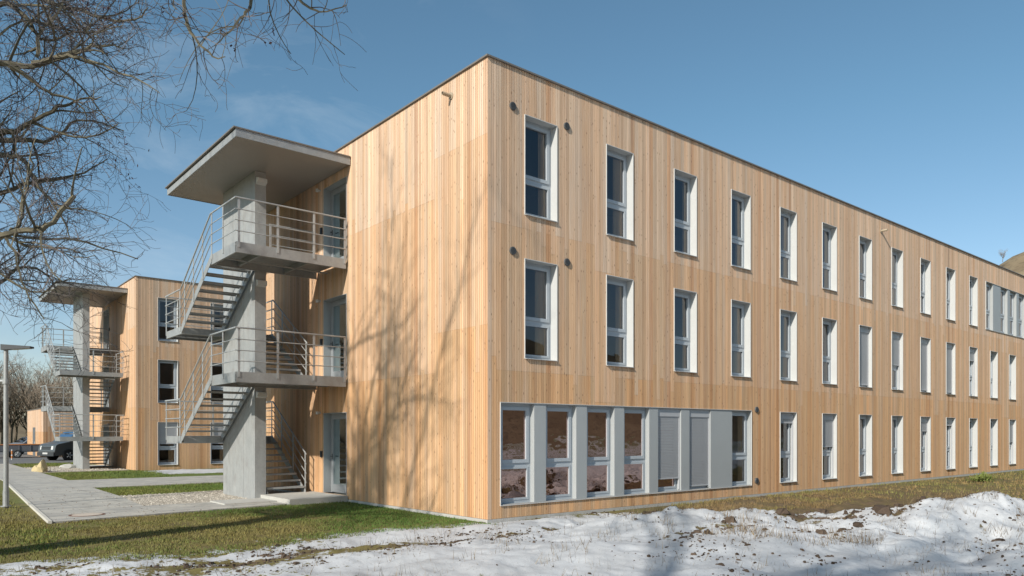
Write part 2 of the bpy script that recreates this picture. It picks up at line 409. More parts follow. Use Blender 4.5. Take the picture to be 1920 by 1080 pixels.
hill('hillside', 60, -150, 150, 34, 34, 90, 2.4, 66)

# ------------------------------------------------------------------ building pieces
WW, WH = .96, 2.15
def wood_tint(r, seg, n):
    """seg 0 bottom .. n-1 top: fresh pale boards above, more orange below"""
    f = seg/max(1, n-1)
    a = Vector((.655, .418, .235)); b = Vector((.705, .512, .36))
    c = a.lerp(b, f)*r.uniform(.96, 1.04)
    k = r.uniform(-1, 1)
    return (c.x*(1+.03*k), c.y*(1-.03*k), c.z*(1-.09*k))
def clad(m, u0, u1, z0, z1, openings, P, seed, pitch=.07, gap=.010, dep=.012, joints=(3.13, 6.2)):
    """ribbed vertical cladding around openings [(a,b,c,d)]; P(u,w,z) places a point, w = depth inward"""
    r = random.Random(seed); n = int(round((u1-u0)/pitch)); pitch = (u1-u0)/n
    def slab(a, b, c, d):
        for q in ([(a,0,c),(b,0,c),(b,0,d),(a,0,d)], [(a,dep,c),(a,0,c),(a,0,d),(a,dep,d)], [(b,0,c),(b,dep,c),(b,dep,d),(b,0,d)],
                  [(a,dep,c),(b,dep,c),(b,0,c),(a,0,c)], [(a,0,d),(b,0,d),(b,dep,d),(a,dep,d)]):
            m.poly([P(*p) for p in q])
    pair = 0; js = None
    for i in range(n):
        a = u0+i*pitch; b = a+pitch-gap
        if i % 2 == 0 or js is None:
            if r.random() < .12 or js is None:
                off = r.choice([0, 0, 0, 0, 0, .9, -.6])
            js = [z0]+[j+(off if r.random() < .85 else r.uniform(-.5, .5)) for j in joints]+[z1]
            g_ = r.uniform(.90, 1.08); tints = [tuple(q*g_ for q in wood_tint(r, k, len(js)-1)) for k in range(len(js)-1)]
            if r.random() < .08: tints = [(c[0]*.86, c[1]*.78, c[2]*.72) for c in tints]
        jig = r.uniform(.84, 1.10)
        cuts = sorted({a, b} | {x for o in openings for x in (o[0], o[1]) if a < x < b})
        for x0, x1 in zip(cuts[:-1], cuts[1:]):
            mid = (x0+x1)/2; iv = [(z0, z1)]
            for o in openings:
                if o[0] < mid < o[1]:
                    nv = []
                    for c, d in iv:
                        if o[2] > c: nv.append((c, min(d, o[2])))
                        if o[3] < d: nv.append((max(c, o[3]), d))
                    iv = [q for q in nv if q[1]-q[0] > .005]
            for c, d in iv:
                for k in range(len(js)-1):
                    lo, hi = max(c, js[k]+(.003 if k else 0)), min(d, js[k+1])
                    if hi-lo > .01:
                        m.col = tuple(t*jig for t in tints[k]); slab(x0, x1, lo, hi)
def skin(m, u0, u1, z0, z1, openings, P, w):
    us = sorted({u0, u1} | {x for o in openings for x in o[:2]}); zs = sorted({z0, z1} | {x for o in openings for x in o[2:]})
    for a, b in zip(us[:-1], us[1:]):
        for c, d in zip(zs[:-1], zs[1:]):
            if any(o[0] < (a+b)/2 < o[1] and o[2] < (c+d)/2 < o[3] for o in openings): continue
            m.poly([P(a, w, c), P(b, w, c), P(b, w, d), P(a, w, d)])

# window meshes, built once and shared; origin = lower left corner on the facade plane
def ring(m, x0, x1, z0, z1, t, y0, y1):
    m.box(x0, x0+t, y0, y1, z0, z1); m.box(x1-t, x1, y0, y1, z0, z1)
    m.box(x0+t, x1-t, y0, y1, z0, z0+t); m.box(x0+t, x1-t, y0, y1, z1-t, z1)
TR = .83
def window_meshes():
    out = {}
    L = .014
    m = MB(); a, b = L, WW-L
    ring(m, a, b, L, WH-L, .062, .185, .27)
    m.box(a+.062, b-.062, .187, .268, TR-.04, TR+.04)
    ring(m, a+.062, b-.062, TR+.04, WH-L-.062, .075, .165, .25)     # opening casement
    ring(m, a+.062, b-.062, L+.062, TR-.04, .045, .175, .25)
    m.box(a+.085, a+.10, .145, .165, TR+.5, TR+.62)
    out['frame'] = m.mesh('window', M['pvc'])
    m = MB()
    m.box(0, L, -.022, .26, 0, WH); m.box(WW-L, WW, -.022, .26, 0, WH)
    m.box(L, WW-L, -.022, .26, WH-L, WH)
    m.hexa([(L, -.05, -.004), (WW-L, -.05, -.004), (WW-L, .26, 0), (L, .26, 0), (L, -.05, .008), (WW-L, -.05, .008), (WW-L, .26, .026), (L, .26, .026)])
    out['lining'] = m.mesh('window_lining', M['lining'])
    m = MB(); m.box(0, L, .056, .26, 0, WH); m.box(WW-L, WW, .056, .26, 0, WH); m.box(L, WW-L, .056, .26, WH-L, WH); m.box(L, WW-L, .056, .26, 0, L)
    out['slim'] = m.mesh('window_lining', M['panel'])
    for key, mat in (('pane', M['glass']), ('bronze', M['bronze'])):
        m = MB()
        m.poly([(a+.13, .2, TR+.11), (b-.13, .2, TR+.11), (b-.13, .2, WH-L-.13), (a+.13, .2, WH-L-.13)])
        m.poly([(a+.1, .204, L+.1), (b-.1, .204, L+.1), (b-.1, .204, TR-.08), (a+.1, .204, TR-.08)])
        out[key] = m.mesh('pane', mat)
    for kind in range(3):
        m = MB(); x0, x1 = ((.66, .94), (.58, .93), (.76, .95))[kind]; nn = 40
        def yy(i): return .285 + .03*math.sin(i*1.15+kind) + .012*math.sin(i*2.7)
        for i in range(nn):
            xa, xb = x0+(x1-x0)*i/nn, x0+(x1-x0)*(i+1)/nn
            m.poly([(xa, yy(i), -.02), (xb, yy(i+1), -.02), (xb, yy(i+1), WH+.1), (xa, yy(i), WH+.1)])
        out['curtain%d' % kind] = m.mesh('curtain', M['curtain'], smooth=True)
    def shut(fr):
        m = MB(); zb = WH-L-(WH-2*L)*fr
        m.box(L+.002, WW-L-.002, .09, .162, WH-L-.2, WH-L-.002)
        z = WH-L-.2
        while z-.04 > zb:
            m.hexa([(L+.03, .112, z-.039), (WW-L-.03, .112, z-.039), (WW-L-.03, .127, z-.039), (L+.03, .127, z-.039),
                    (L+.03, .106, z-.003), (WW-L-.03, .106, z-.003), (WW-L-.03, .127, z-.003), (L+.03, .127, z-.003)]); z -= .04
        m.box(L+.03, WW-L-.03, .104, .130, z-.05, z-.004)
        m.box(L+.002, L+.032, .095, .145, L+.03, WH-L-.2); m.box(WW-L-.032, WW-L-.002, .095, .145, L+.03, WH-L-.2)
        return m.mesh('shutter', M['shutter'])
    for fr in (.14, .26, .5, .55, .84, .96): out['s%d' % round(fr*100)] = shut(fr)
    return out
WM = window_meshes()
PR = random.Random(17)
def window(par, x, z, shutter=None, pane='pane', curtain=0, slim=False):
    w = link('window', WM['frame'], par, (x, -.055 if slim else 0, z))
    link('window_lining', WM['slim' if slim else 'lining'], w); link('pane', WM[pane], w, (0, 0, 0), (PR.gauss(0, .004), 0, PR.gauss(0, .007)))
    if curtain is not None: link('curtain', WM['curtain%d' % curtain], w)
    if shutter:
        link('shutter', WM['s%d' % shutter], w)
        if shutter >= 84: w['label'] = 'window with its grey roller shutter down'
        elif shutter >= 50: w['label'] = 'window with its roller shutter half lowered'
    return w

ROWS = (.30, 3.41, 6.50)
D_B = 13.35; H_B = 9.6
def door(par, y0, y1, z0, z1, flip):
    """glazed door in the gable (plane x=0); y already in building coordinates"""
    F = (lambda y: D_B-y) if flip else (lambda y: y)
    m = MB(); dp = .24
    def bx(a, b, c, d, e, f): m.box(a, b, F(c), F(d), e, f)
    for q in ((y0, y0+.06), (y1-.06, y1)): bx(dp-.03, dp+.05, q[0], q[1], z0, z1)
    bx(dp-.03, dp+.05, y0+.06, y1-.06, z1-.07, z1)
    d = m.build('door', M['doorframe'], par)
    m = MB(); bx(-.02, dp+.05, y0-.012, y0, z0, z1); bx(-.02, dp+.05, y1, y1+.012, z0, z1); bx(-.02, dp+.05, y0-.012, y1+.012, z1, z1+.012)
    m.build('door_lining', M['panel'], d)
    m = MB(); a, b = y0+.065, y1-.065
    bx(dp-.045, dp+.02, a, a+.09, z0+.02, z1-.075); bx(dp-.045, dp+.02, b-.09, b, z0+.02, z1-.075)
    bx(dp-.045, dp+.02, a+.09, b-.09, z0+.02, z0+.24); bx(dp-.045, dp+.02, a+.09, b-.09, z1-.16, z1-.075)
    m.build('door_leaf', M['doorframe'], d)
    m = MB(); m.poly([(dp-.01, F(a+.09), z0+.24), (dp-.01, F(b-.09), z0+.24), (dp-.01, F(b-.09), z1-.16), (dp-.01, F(a+.09), z1-.16)])
    m.build('pane', M['doorglass'], d)
    m = MB(); m.tube([(dp-.05, F(b-.045), z0+1.03), (dp-.10, F(b-.045), z0+1.03), (dp-.10, F(b-.17), z0+1.03)], .011, 8)
    m.box(dp-.052, dp-.045, F(b-.065), F(b-.025), z0+.95, z0+1.1)
    m.build('door_handle', M['dark'], d)
    m = MB(); bx(-.05, 0, y1+.10, y1+.19, z0+1.0, z0+1.18)
    m.build('entry_reader', M['dark'], par)
    m = MB(); m.tube([(0, F(y1+.25), z1+.03), (-.1, F(y1+.25), z1+.03)], .03, 8); m.tube([(-.1, F(y1+.25), z1+.06), (-.1, F(y1+.25), z1-.02)], .045, 8)
    m.build('sensor', M['light'], par)

def building(loc, length, wins, ribbons, label, flip, seed, door_y=(6.18, 7.54)):
    b = empty('timber_building', loc); tag(b, label, 'building')
    PF = lambda u, w, z: (u, w, z); PG = lambda u, w, z: (w, u, z)
    of = [(x+.003, x+WW-.003, z+.003, z+WH-.003) for x, z, *_ in wins] + [(a, c, z+.003, z+WH-.003) for a, c, z, _ in ribbons]
    yd = [(D_B-door_y[1], D_B-door_y[0]) if flip else door_y][0]
    og = [(yd[0], yd[1], z0, z1) for z0, z1 in DOORZ]
    m = MB(); clad(m, .10, length, .03, H_B-.032, of, PF, seed)
    m.build('front_cladding', M['wood'], b, attr=True)
    m = MB(); clad(m, .0, D_B, .03, H_B-.032, og, PG, seed+1, joints=(3.16, 7.1))
    m.col = wood_tint(random.Random(seed+5), 1, 2); m.box(.002, .098, -.004, .02, .028, H_B-.034)
    m.build('gable_cladding', M['wood'], b, attr=True)
    m = MB(); clad(m, 0, length, .03, H_B-.032, [], lambda u, w, z: (u, D_B+.013-w, z), seed+2, pitch=.14)
    m.build('rear_cladding', M['wood'], b, attr=True)
    m = MB(); skin(m, .018, length, -.2, H_B-.06, of, PF, .0125); skin(m, .018, D_B, -.2, H_B-.06, og, PG, .0125)
    m.box(length-.3, length, .02, D_B, 0, H_B-.06); m.box(.02, length-.3, D_B-.2, D_B, 0, H_B-.06)
    m.build('wall', M['backing'], b)
    m = MB(); skin(m, .28, length-.3, 0, H_B-.1, of, PF, .28); skin(m, .28, D_B-.2, 0, H_B-.1, og, PG, .29)
    m.box(.29, length-.31, 5.2, 5.3, 0, 9.2)
    m.build('interior_wall', M['interior'], b)
    m = MB()
    for z in (-.1, 2.95, 6.05, 9.2): m.box(.3, length-.32, .29, D_B-.21, z, z+.22)
    m.build('floor_slab', M['interior'], b)
    m = MB(); m.box(.02, length, .02, D_B, H_B-.16, H_B-.1); m.build('roof', M['roof'], b)
    m = MB(); o = .045; z0, z1 = H_B-.034, H_B
    m.box(-o, length, -o, .30, z0, z1); m.box(-o, .30, .30, D_B, z0, z1); m.box(.30, length, D_B-.3, D_B+o, z0, z1)
    m.build('roof_coping', M['coping'], b)
    m = MB(); m.box(-.012, length, -.012, .012, -.5, .024); m.box(-.012, .012, .012, D_B, -.5, .024)
    m.build('plinth', M['plinth'], b)
    for i, w in enumerate(wins):
        window(b, w[0], w[1], *(w[2:]))
    for a, c, z, items in ribbons:
        rb = MB()
        rb.box(a, c, -.022, .30, z+WH, z+WH+.013); rb.box(a, c, -.03, .30, z-.014, z-.001)
        rb.box(a-.012, a, -.022, .30, z-.014, z+WH+.013); rb.box(c, c+.012, -.022, .30, z-.014, z+WH+.013)
        pn = MB(); edge = a+.001
        for it in items:
            x = it[0]
            if x-edge > .03: pn.box(edge, x-.001, .0, .25, z+.0005, z+WH-.0005)
            edge = x+WW+.001
        if c-edge > .03: pn.box(edge, c-.001, .0, .25, z+.0005, z+WH-.0005)
        rr = rb.build('window_surround', M['lining'], b); pn.build('infill_panel', M['panel'], rr)
        for it in items: window(b, it[0], z, *(it[1:]), slim=True)
    for (z0, z1) in DOORZ: door(b, door_y[0], door_y[1], z0, z1, flip)
    return b
DOORZ = ((.12, 2.36), (3.31, 5.56), (6.48, 8.72))

# ------------------------------------------------------------------ near building
def module(k): return 1.0+2.55*k
wins = []
for k in range(11): wins.append((module(k), ROWS[2], None, 'pane', k % 3))
MIDS = {6: 96, 7: 55, 8: 96, 9: 96, 10: 26, 13: 50, 15: 96}
for k in range(18): wins.append((module(k), ROWS[1], MIDS.get(k), 'pane', (k*2+1) % 3))
LOWS = {4: 14, 5: 50, 8: 26, 9: 14, 12: 50}
for k in range(4, 18): wins.append((module(k), ROWS[0], LOWS.get(k), 'pane', (k+1) % 3))
rib = [(.34, 9.66, ROWS[0], [(.34, None, 'bronze', None), (1.62, None, 'bronze', None), (2.90, None, 'bronze', None), (4.18, None, 'bronze', None),
        (5.46, 84, 'bronze', None), (6.75, 96, 'pane', None), (8.70, None, 'pane', 0)]),
       (28.5, 37.82, ROWS[2], [(28.5, None, 'pane', 0), (30.45, None, 'pane', 1), (31.73, None, 'pane', 0), (33.01, None, 'pane', 2), (34.29, None, 'pane', 0), (35.57, 50, 'pane', 0), (36.86, None, 'pane', 0)])]
b1 = building((0, 0, 0), 46.5, wins, rib, 'long three-storey timber-clad building nearest the camera, its corner rising beside the snow', False, 11)
# small fittings on the near building
def vent(par, u, z, r=.085):
    m = MB(); m.tube([(u, -.03, z), (u, .0, z)], [r, r*1.02], 18)
    for k in range(-3, 4): 
        h = math.sqrt(max(.0001, (r*.85)**2-(k*.02)**2)); m.box(u-h, u+h, -.04, -.0302, z+k*.02-.004, z+k*.02+.004)
    m.build('vent', M['ventm'], par)
for u, z in ((.67, 8.73), (2.25, 8.72), (.67, 5.67), (2.26, 5.66), (9.93, 2.49), (9.93, .42)): vent(b1, u, z)
def spout(par, a, d):
    m = MB(); a = Vector(a); d = Vector(d); m.tube([a, a+d*.24], .04, 10, False); m.tube([a+d*.24, a+d*.238, a-d*.0], [.04, .032, .032], 10, False)
    m.tube([a, a+d*.02], .08, 12)
    m.build('overflow_spout', simple('spout_metal', (.36, .30, .22), .5), par)
spout(b1, (0, 1.29, 9.2), (-1, 0, 0)); spout(b1, (18.0, 0, 9.1), (0, -1, 0))

# far building
w2 = []
for k in range(8):
    w2.append((module(k), ROWS[2], None, 'pane', k % 2)); w2.append((module(k), ROWS[1], None, 'pane', 2)); w2.append((module(k), ROWS[0], 50 if k < 2 else None, 'pane', 1))
B2 = (-.3, 27.6, -.1)
b2 = building(B2, 24, w2, [], 'second timber-clad building farther back, behind the near staircase', True, 31)

# ------------------------------------------------------------------ staircases
def staircase(bloc, flip, label):
    base = (-1.6, 9.0, 0.0); yf = D_B if flip else None
    if flip: off = (base[0], D_B-base[1], 0)
    else: off = base
    root = empty('external_staircase', (bloc[0]+off[0], bloc[1]+off[1], bloc[2])); tag(root, label, 'staircase')
    kw = dict(off=off, yflip=yf)
    X0, X1 = -3.0, -.06; YF, YR = 6.1, 7.92; XF0, XF1 = -1.80, -1.49; YM0, YM1 = 10.55, 12.1
    L1, L2 = 3.30, 6.47; G = .115
    # pier
    m = MB(); m.box(XF0, XF1, 8.04, 10.58, -.2, 8.988); 
    p = m.build('pier', M['galvfin'], root, **kw)
    m = MB()
    for z in (3.02, 6.19): m.box(XF0-.004, XF1+.004, 8.03, 8.045, z-.02, z+.02)
    for y in (8.9, 9.75): m.box(XF0-.004, XF0, y-.006, y+.006, 0, 8.98)
    m.build('joint_cover', M['galv'], p, **kw)
    for z in (8.72, 5.92, 2.86):
        m = MB(); m.hexa([(XF0+.03, 7.90, z-.05), (XF1-.02, 7.90, z-.05), (XF1-.02, 8.04, z-.09), (XF0+.03, 8.04, z-.09),
                          (XF0+.03, 7.90, z+.06), (XF1-.02, 7.90, z+.06), (XF1-.02, 8.04, z+.1), (XF0+.03, 8.04, z+.1)])
        m.build('wall_light', M['light'], root, **kw)
    # canopy
    m = MB(); m.box(-3.03, -.02, 5.97, 11.75, 8.99, 9.02); c = m.build('canopy', M['soffit'], root, **kw)
    m = MB(); m.box(-3.06, -.02, 5.945, 5.968, 8.975, 9.17); m.box(-3.06, -3.032, 5.968, 11.75, 8.975, 9.15); m.box(-3.06, -.02, 11.752, 11.775, 8.975, 9.17)
    m.build('fascia', M['galv'], c, **kw)
    m = MB(); m.box(-3.12, -.02, 5.92, 11.80, 9.172, 9.205); m.build('canopy_roof', M['coping'], c, **kw)
    # landings
    def channel(m, ax, s0, s1, at, z0, z1, out):
        """C channel: web plus two flanges"""
        t = .012; fl = .06
        if ax == 'x':
            m.box(s0, s1, at, at+t*out, z0, z1); m.box(s0, s1, at+t*out, at+fl*out, z1-t, z1-.001); m.box(s0, s1, at+t*out, at+fl*out, z0+.001, z0+t)
        else:
            m.box(at, at+t*out, s0, s1, z0, z1); m.box(at+t*out, at+fl*out, s0, s1, z1-t, z1-.001); m.box(at+t*out, at+fl*out, s0, s1, z0+.001, z0+t)
    for L in (L1, L2):
        m = MB(); m.box(X0+.062, X1, YF+.062, YR-.02, L-.06, L-.03)
        for x in (-2.3, -1.0): m.box(x-.03, x+.03, YF+.062, YR-.02, L-.2, L-.0605)
        m.box(X0+.062, X1, 7.2, 7.26, L-.17, L-.2)
        ld = m.build('landing', M['galv'], root, **kw)
        m = MB(); channel(m, 'x', X0, X1, YF, L-.25, L+.01, 1); channel(m, 'x', X0+.0, X1, YR, L-.25, L+.008, -1); channel(m, 'y', YF+.062, YR-.062, X0, L-.25, L+.009, 1)
        m.box(-1.62, -1.5, YR, 8.03, L-.24, L-.06)
        m.build('edge_channel', M['galv'], ld, **kw)
    mids = (1.71, 4.885)
    for L in mids:
        m = MB(); m.box(X0+.062, -.35, YM0+.03, YM1-.062, L-.05, L-.02); m.box(-1.7, -1.6, YM0+.03, YM1-.062, L-.2, L-.0505)
        ld = m.build('half_landing', M['galv'], root, **kw)
        m = MB(); channel(m, 'x', X0, -.29, YM1, L-.2, L+.01, -1); channel(m, 'y', YM0, YM1-.062, X0, L-.2, L+.009, 1); channel(m, 'y', YM0, YM1-.062, -.29, L-.2, L+.009, -1)
        channel(m, 'x', X0+.062, -.352, YM0, L-.2, L-.015, 1)
        m.build('edge_channel', M['galv'], ld, **kw)
    # flights
    def flight(xa, xb, ya, za, yb, zb):
        """(ya,za) lower end, (yb,zb) upper end"""
        m = MB(); d = .16
        for x in (xa, xb-.012):
            q = []
            for xx in (x, x+.012): q.append(xx)
            A = [(q[0], ya, za-d), (q[1], ya, za-d), (q[1], yb, zb-d), (q[0], yb, zb-d), (q[0], ya, za+.06), (q[1], ya, za+.06), (q[1], yb, zb+.06), (q[0], yb, zb+.06)]
            m.hexa(A)
        fl = m.build('stair_flight', M['galv'], root, **kw)
        n = 9; s = 1 if yb > ya else -1
        for i in range(1, n):
            z = za+(zb-za)*i/n; y = ya+(yb-ya)*(i-.5)/(n-1)*1.0*(n-1)/n + (yb-ya)*.03
            m = MB(); m.box(xa+.013, xb-.013, y-.14, y+.14, z-.022, z-.004)
            yn = y-.14*s; m.box(xa+.014, xb-.014, yn, yn-.012*s, z-.052, z)
            m.box(xa+.014, xb-.014, y+.128*s, y+.14*s, z-.05, z-.0225)
            m.build('tread', M['galv'], fl, **kw)
    OX0, OX1 = X0+.004, -1.86; IX0, IX1 = -1.44, -.32
    flight(OX0, OX1, YM0, mids[0], YR, L1); flight(OX0, OX1, YM0, mids[1], YR, L2)
    flight(IX0, IX1, 8.05, G, YM0, mids[0]); flight(IX0, IX1, YR+.1, L1, YM0, mids[1])
    # railings
    def railing(pts, posts):
        m = MB()
        for k, h in enumerate((.27, .53, .8, 1.08)):
            m.tube([(p[0], p[1], p[2]+h) for p in pts], .021 if k == 3 else .0125, 8)
        r = m.build('railing', M['rail'], root, smooth=False, **kw)
        for (x, y, z, ax) in posts:
            m = MB()
            if ax == 'x': m.box(x-.028, x+.028, y-.008, y+.008, z-.12, z+1.075)
            else: m.box(x-.008, x+.008, y-.028, y+.028, z-.12, z+1.075)
            m.build('post', M['rail'], r, **kw)
    e = .022; xo = X0-e
    for L, mid in ((L1, mids[0]), (L2, mids[1])):
        railing([(-.09, YF-e, L), (xo, YF-e, L), (xo, YR, L)],
                [(-.1, YF-.01, L, 'x'), (-.98, YF-.01, L, 'x'), (-1.95, YF-.01, L, 'x'), (-2.93, YF-.01, L, 'x'), (X0-.01, 7.0, L, 'y'), (X0-.01, YR-.06, L, 'y')])
        s = (mid-L)/(YM0-YR)
        railing([(xo, YR+.02, L+s*.02), (xo, YM0, mid)], [(X0-.01, y, L+s*(y-YR), 'y') for y in (8.6, 9.4, 10.2)])
        railing([(xo, YM0+.02, mid), (xo, YM1+e, mid), (-.26, YM1+e, mid), (-.26, YM0+.04, mid)],
                [(X0-.01, YM0+.1, mid, 'y'), (X0-.01, YM1-.05, mid, 'y'), (-1.6, YM1+.01, mid, 'x'), (-.28, YM1-.05, mid, 'y'), (-.28, YM0+.1, mid, 'y')])
        lo = G if L == L1 else L1; ylo = 8.1 if L == L1 else YR+.12
        s = (mid-lo)/(YM0-ylo)
        railing([(-.285, YM0, mid), (-.285, ylo, lo)], [(-.295, y, lo+s*(y-ylo), 'y') for y in (ylo+.05, ylo+.9, ylo+1.75)])
    railing([(-.1, YR-.02, L2), (-1.45, YR-.02, L2)], [(-.15, YR-.02, L2, 'x'), (-1.42, YR-.02, L2, 'x')])
    # entrance slab
    m = MB(); m.box(-1.64, -.02, 6.08, 8.3, -.2, .115); m.box(-3.0, -1.642, 6.9, 8.03, -.2, .03) 
    m.build('entrance_slab', M['concrete'], root, **kw)
    return root
staircase((0, 0, 0), False, 'galvanised steel outside staircase with canopy on the near gable, tallest in the photo')
staircase(B2, True, 'galvanised steel outside staircase with canopy on the far building, behind the lamp post')

# ------------------------------------------------------------------ trees
def bez(p0, p1, p2, p3, n):
    o = []
    for i in range(n+1):
        t = i/n; o.append(p0*(1-t)**3+p1*3*t*(1-t)**2+p2*3*t*t*(1-t)+p3*t**3)
    return o
class Tree:
    def __init__(s, seed, cols, minr=.0028):
        s.r = random.Random(seed); s.wood = MB(); s.cols = cols; s.tips = []; s.minr = minr; s.n = 0
    def rv(s, a=1):
        r = s.r
        while True:
            v = Vector((r.uniform(-1, 1), r.uniform(-1, 1), r.uniform(-1, 1)))
            if .05 < v.length < 1: return v.normalized()*a
    def line(s, pts, r0, r1, lvl):
        n = len(pts); rad = [max(s.minr, r0+(r1-r0)*(i/(n-1))) for i in range(n)]
        c = s.cols[0 if lvl < 2 else 1]; k = s.r.uniform(.75, 1.2); s.wood.col = tuple(q*k for q in c)
        s.wood.tube(pts, rad, 8 if r0 > .1 else (6 if r0 > .04 else (4 if r0 > .012 else 3)), lvl < 2); s.n += 1
        return rad
    def path(s, p, d, ln, wob, trop, n):
        pts = [p.copy()]; d = d.normalized(); st = ln/n; kink = s.rv(wob)
        for i in range(n):
            if s.r.random() < .45: kink = s.rv(wob)
            d = (d+kink*.5+Vector((0, 0, trop))).normalized(); p = p+d*st; pts.append(p)
        return pts
    def children(s, pts, rad, lvl, maxl, t0=.15):
        r = s.r; L = sum((pts[i+1]-pts[i]).length for i in range(len(pts)-1))
        dens, lf, ang = s.spec[lvl]
        k = max(2, int(L*dens*r.uniform(.85, 1.15)))
        for j in range(k):
            t = t0+(1-t0)*((j+r.random())/k); f = t*(len(pts)-1); i = min(int(f), len(pts)-2); f -= i
            p = pts[i].lerp(pts[i+1], f); tan = (pts[i+1]-pts[i]).normalized()
            side = s.rv(); side = (side-tan*side.dot(tan)).normalized()
            side = (side+Vector((0, 0, s.lift[lvl]))).normalized()
            a = R_(r.uniform(*ang)); d = tan*math.cos(a)+side*math.sin(a)
            rr = min((rad[i]*(1-f)+rad[i+1]*f)*.62, s.rmax[lvl])
            ln = r.uniform(*lf)*(1.15-.55*t)
            n = s.segs[lvl]
            q = s.path(p, d, ln, s.wob[lvl], s.trop[lvl], n)
            rd = s.line(q, rr, rr*.35, lvl+1)
            if lvl+1 < maxl: s.children(q, rd, lvl+1, maxl)
            else: s.tips.append(q[-1])
MOSS = ((.125, .112, .08), (.115, .10, .096))
big = Tree(5, MOSS)
big.spec = [(2.9, (.8, 1.8), (30, 85)), (5.4, (.45, 1.0), (30, 80)), (9, (.2, .5), (25, 70)), (6, (.15, .35), (25, 60))]
big.lift = [.35, .2, .1, 0]; big.rmax = [.024, .0085, .004, .003]; big.wob = [.5, .6, .7, .7]; big.trop = [-.02, -.03, -.04, -.03]; big.segs = [7, 6, 5, 3]
TB = Vector((-12.4, .5, -.1))
V3 = Vector
trunk = bez(TB, TB+V3((.1, 0, 2)), TB+V3((-.1, .1, 3.5)), TB+V3((.15, 0, 5.4)), 10)
big.line(trunk, .46, .34, 0)
fork = trunk[-1]
LIMBS = {   # limbs that reach into the picture, as points in the place
 'A': [(-8.55, 1.54, 7.35), (-8.17, 1.38, 7.38), (-7.79, 1.22, 7.39), (-7.33, 0.99, 7.63), (-6.96, 0.84, 7.81), (-6.63, 0.73, 7.83)],
 'B': [(-7.79, 1.17, 7.4), (-7.46, 0.63, 7.4), (-7.25, 0.2, 7.25), (-6.88, -0.37, 6.95), (-6.54, -0.91, 6.61)],
 'C': [(-8.31, 1.34, 7.36), (-8.11, 1.31, 7.33), (-7.79, 1.17, 7.14), (-7.62, 1.16, 7.01), (-7.26, 0.99, 6.93), (-7.08, 0.97, 6.69)],
 'D': [(-8.47, 2.78, 6.49), (-8.09, 2.28, 6.59), (-7.85, 1.89, 6.63), (-7.48, 1.41, 6.86), (-7.25, 1.03, 6.93), (-6.97, 0.61, 6.91)],
 'E': [(-8.47, 2.78, 6.62), (-8.06, 2.57, 6.61), (-7.65, 2.35, 6.63), (-7.4, 2.27, 6.65), (-7.01, 2.08, 7.04), (-6.4, 1.7, 6.91)],
 'F': [(-8.7, 1.02, 4.55), (-8.25, 0.54, 4.59), (-7.91, 0.16, 4.66), (-7.78, -0.04, 4.67), (-7.49, -0.39, 5.05)],
 'G': [(-8.7, 1.02, 4.62), (-8.23, 0.78, 4.66), (-7.95, 0.71, 4.53), (-7.6, 0.59, 4.53), (-7.21, 0.43, 4.48)],
 'G2': [(-8.19, 0.46, 4.56), (-8.11, 0.13, 4.25), (-8.05, -0.18, 3.77), (-7.89, -0.58, 3.31)],
 'H': [(-8.51, 2.16, 6.13), (-8.12, 1.91, 6.15), (-7.86, 1.77, 6.09), (-7.63, 1.66, 5.69), (-7.39, 1.54, 5.29), (-7.24, 1.49, 4.93)],
 'I': [(-8.14, 0.42, 4.65), (-8.03, 0.46, 4.81), (-7.97, 0.53, 5.22), (-7.86, 0.58, 5.67), (-7.91, 0.75, 6.02)],
 'J': [(-7.75, 1.0, 7.45), (-7.67, 1.19, 7.92), (-7.42, 1.25, 8.36), (-7.32, 1.43, 8.89), (-7.1, 1.5, 9.53)],
 'J2': [(-8.5, 2.28, 8.08), (-8.04, 2.03, 8.6), (-7.71, 1.88, 8.27), (-7.59, 1.92, 8.12), (-7.35, 1.84, 8.21), (-6.93, 1.62, 8.44), (-6.61, 1.48, 8.93)],
 'N': [(-8.58, 3.39, 5.93), (-8.02, 3.08, 5.88), (-7.59, 2.88, 6.1), (-7.0, 2.56, 6.24), (-6.55, 2.35, 6.56)],
 'O': [(-8.59, 3.14, 4.02), (-8.04, 2.87, 4.32), (-7.74, 2.82, 4.62), (-7.38, 2.71, 4.47), (-7.14, 2.71, 3.95)],
 'Q': [(-8.43, 3.52, 9.35), (-7.75, 2.76, 9.17), (-7.02, 1.96, 8.81), (-6.45, 1.29, 8.55), (-6.22, 0.9, 8.69)],
}
PARENT = {'A': None, 'B': 'A', 'C': 'A', 'D': None, 'E': None, 'F': None, 'G': 'F', 'G2': 'F', 'H': None, 'I': 'F', 'J': 'A', 'J2': None, 'K': None, 'L': None, 'M': None, 'N': None, 'O': None, 'Q': None}
R0 = {'A': .055, 'B': .035, 'C': .04, 'D': .06, 'E': .055, 'F': .045, 'G': .035, 'G2': .022, 'H': .05, 'I': .03, 'J': .035, 'J2': .045, 'K': .05, 'L': .05, 'M': .045, 'N': .05, 'O': .04, 'Q': .05}
def smooth(pts, k=4):
    P_ = [V3(p) for p in pts]; out = []
    for i in range(len(P_)-1):
        a, b, c, d = P_[max(0, i-1)], P_[i], P_[i+1], P_[min(len(P_)-1, i+2)]
        for q in range(k):
            t = q/k; out.append(.5*((2*b)+(c-a)*t+(2*a-5*b+4*c-d)*t*t+(3*b-a-3*c+d)*t**3))
    return out+[P_[-1]]
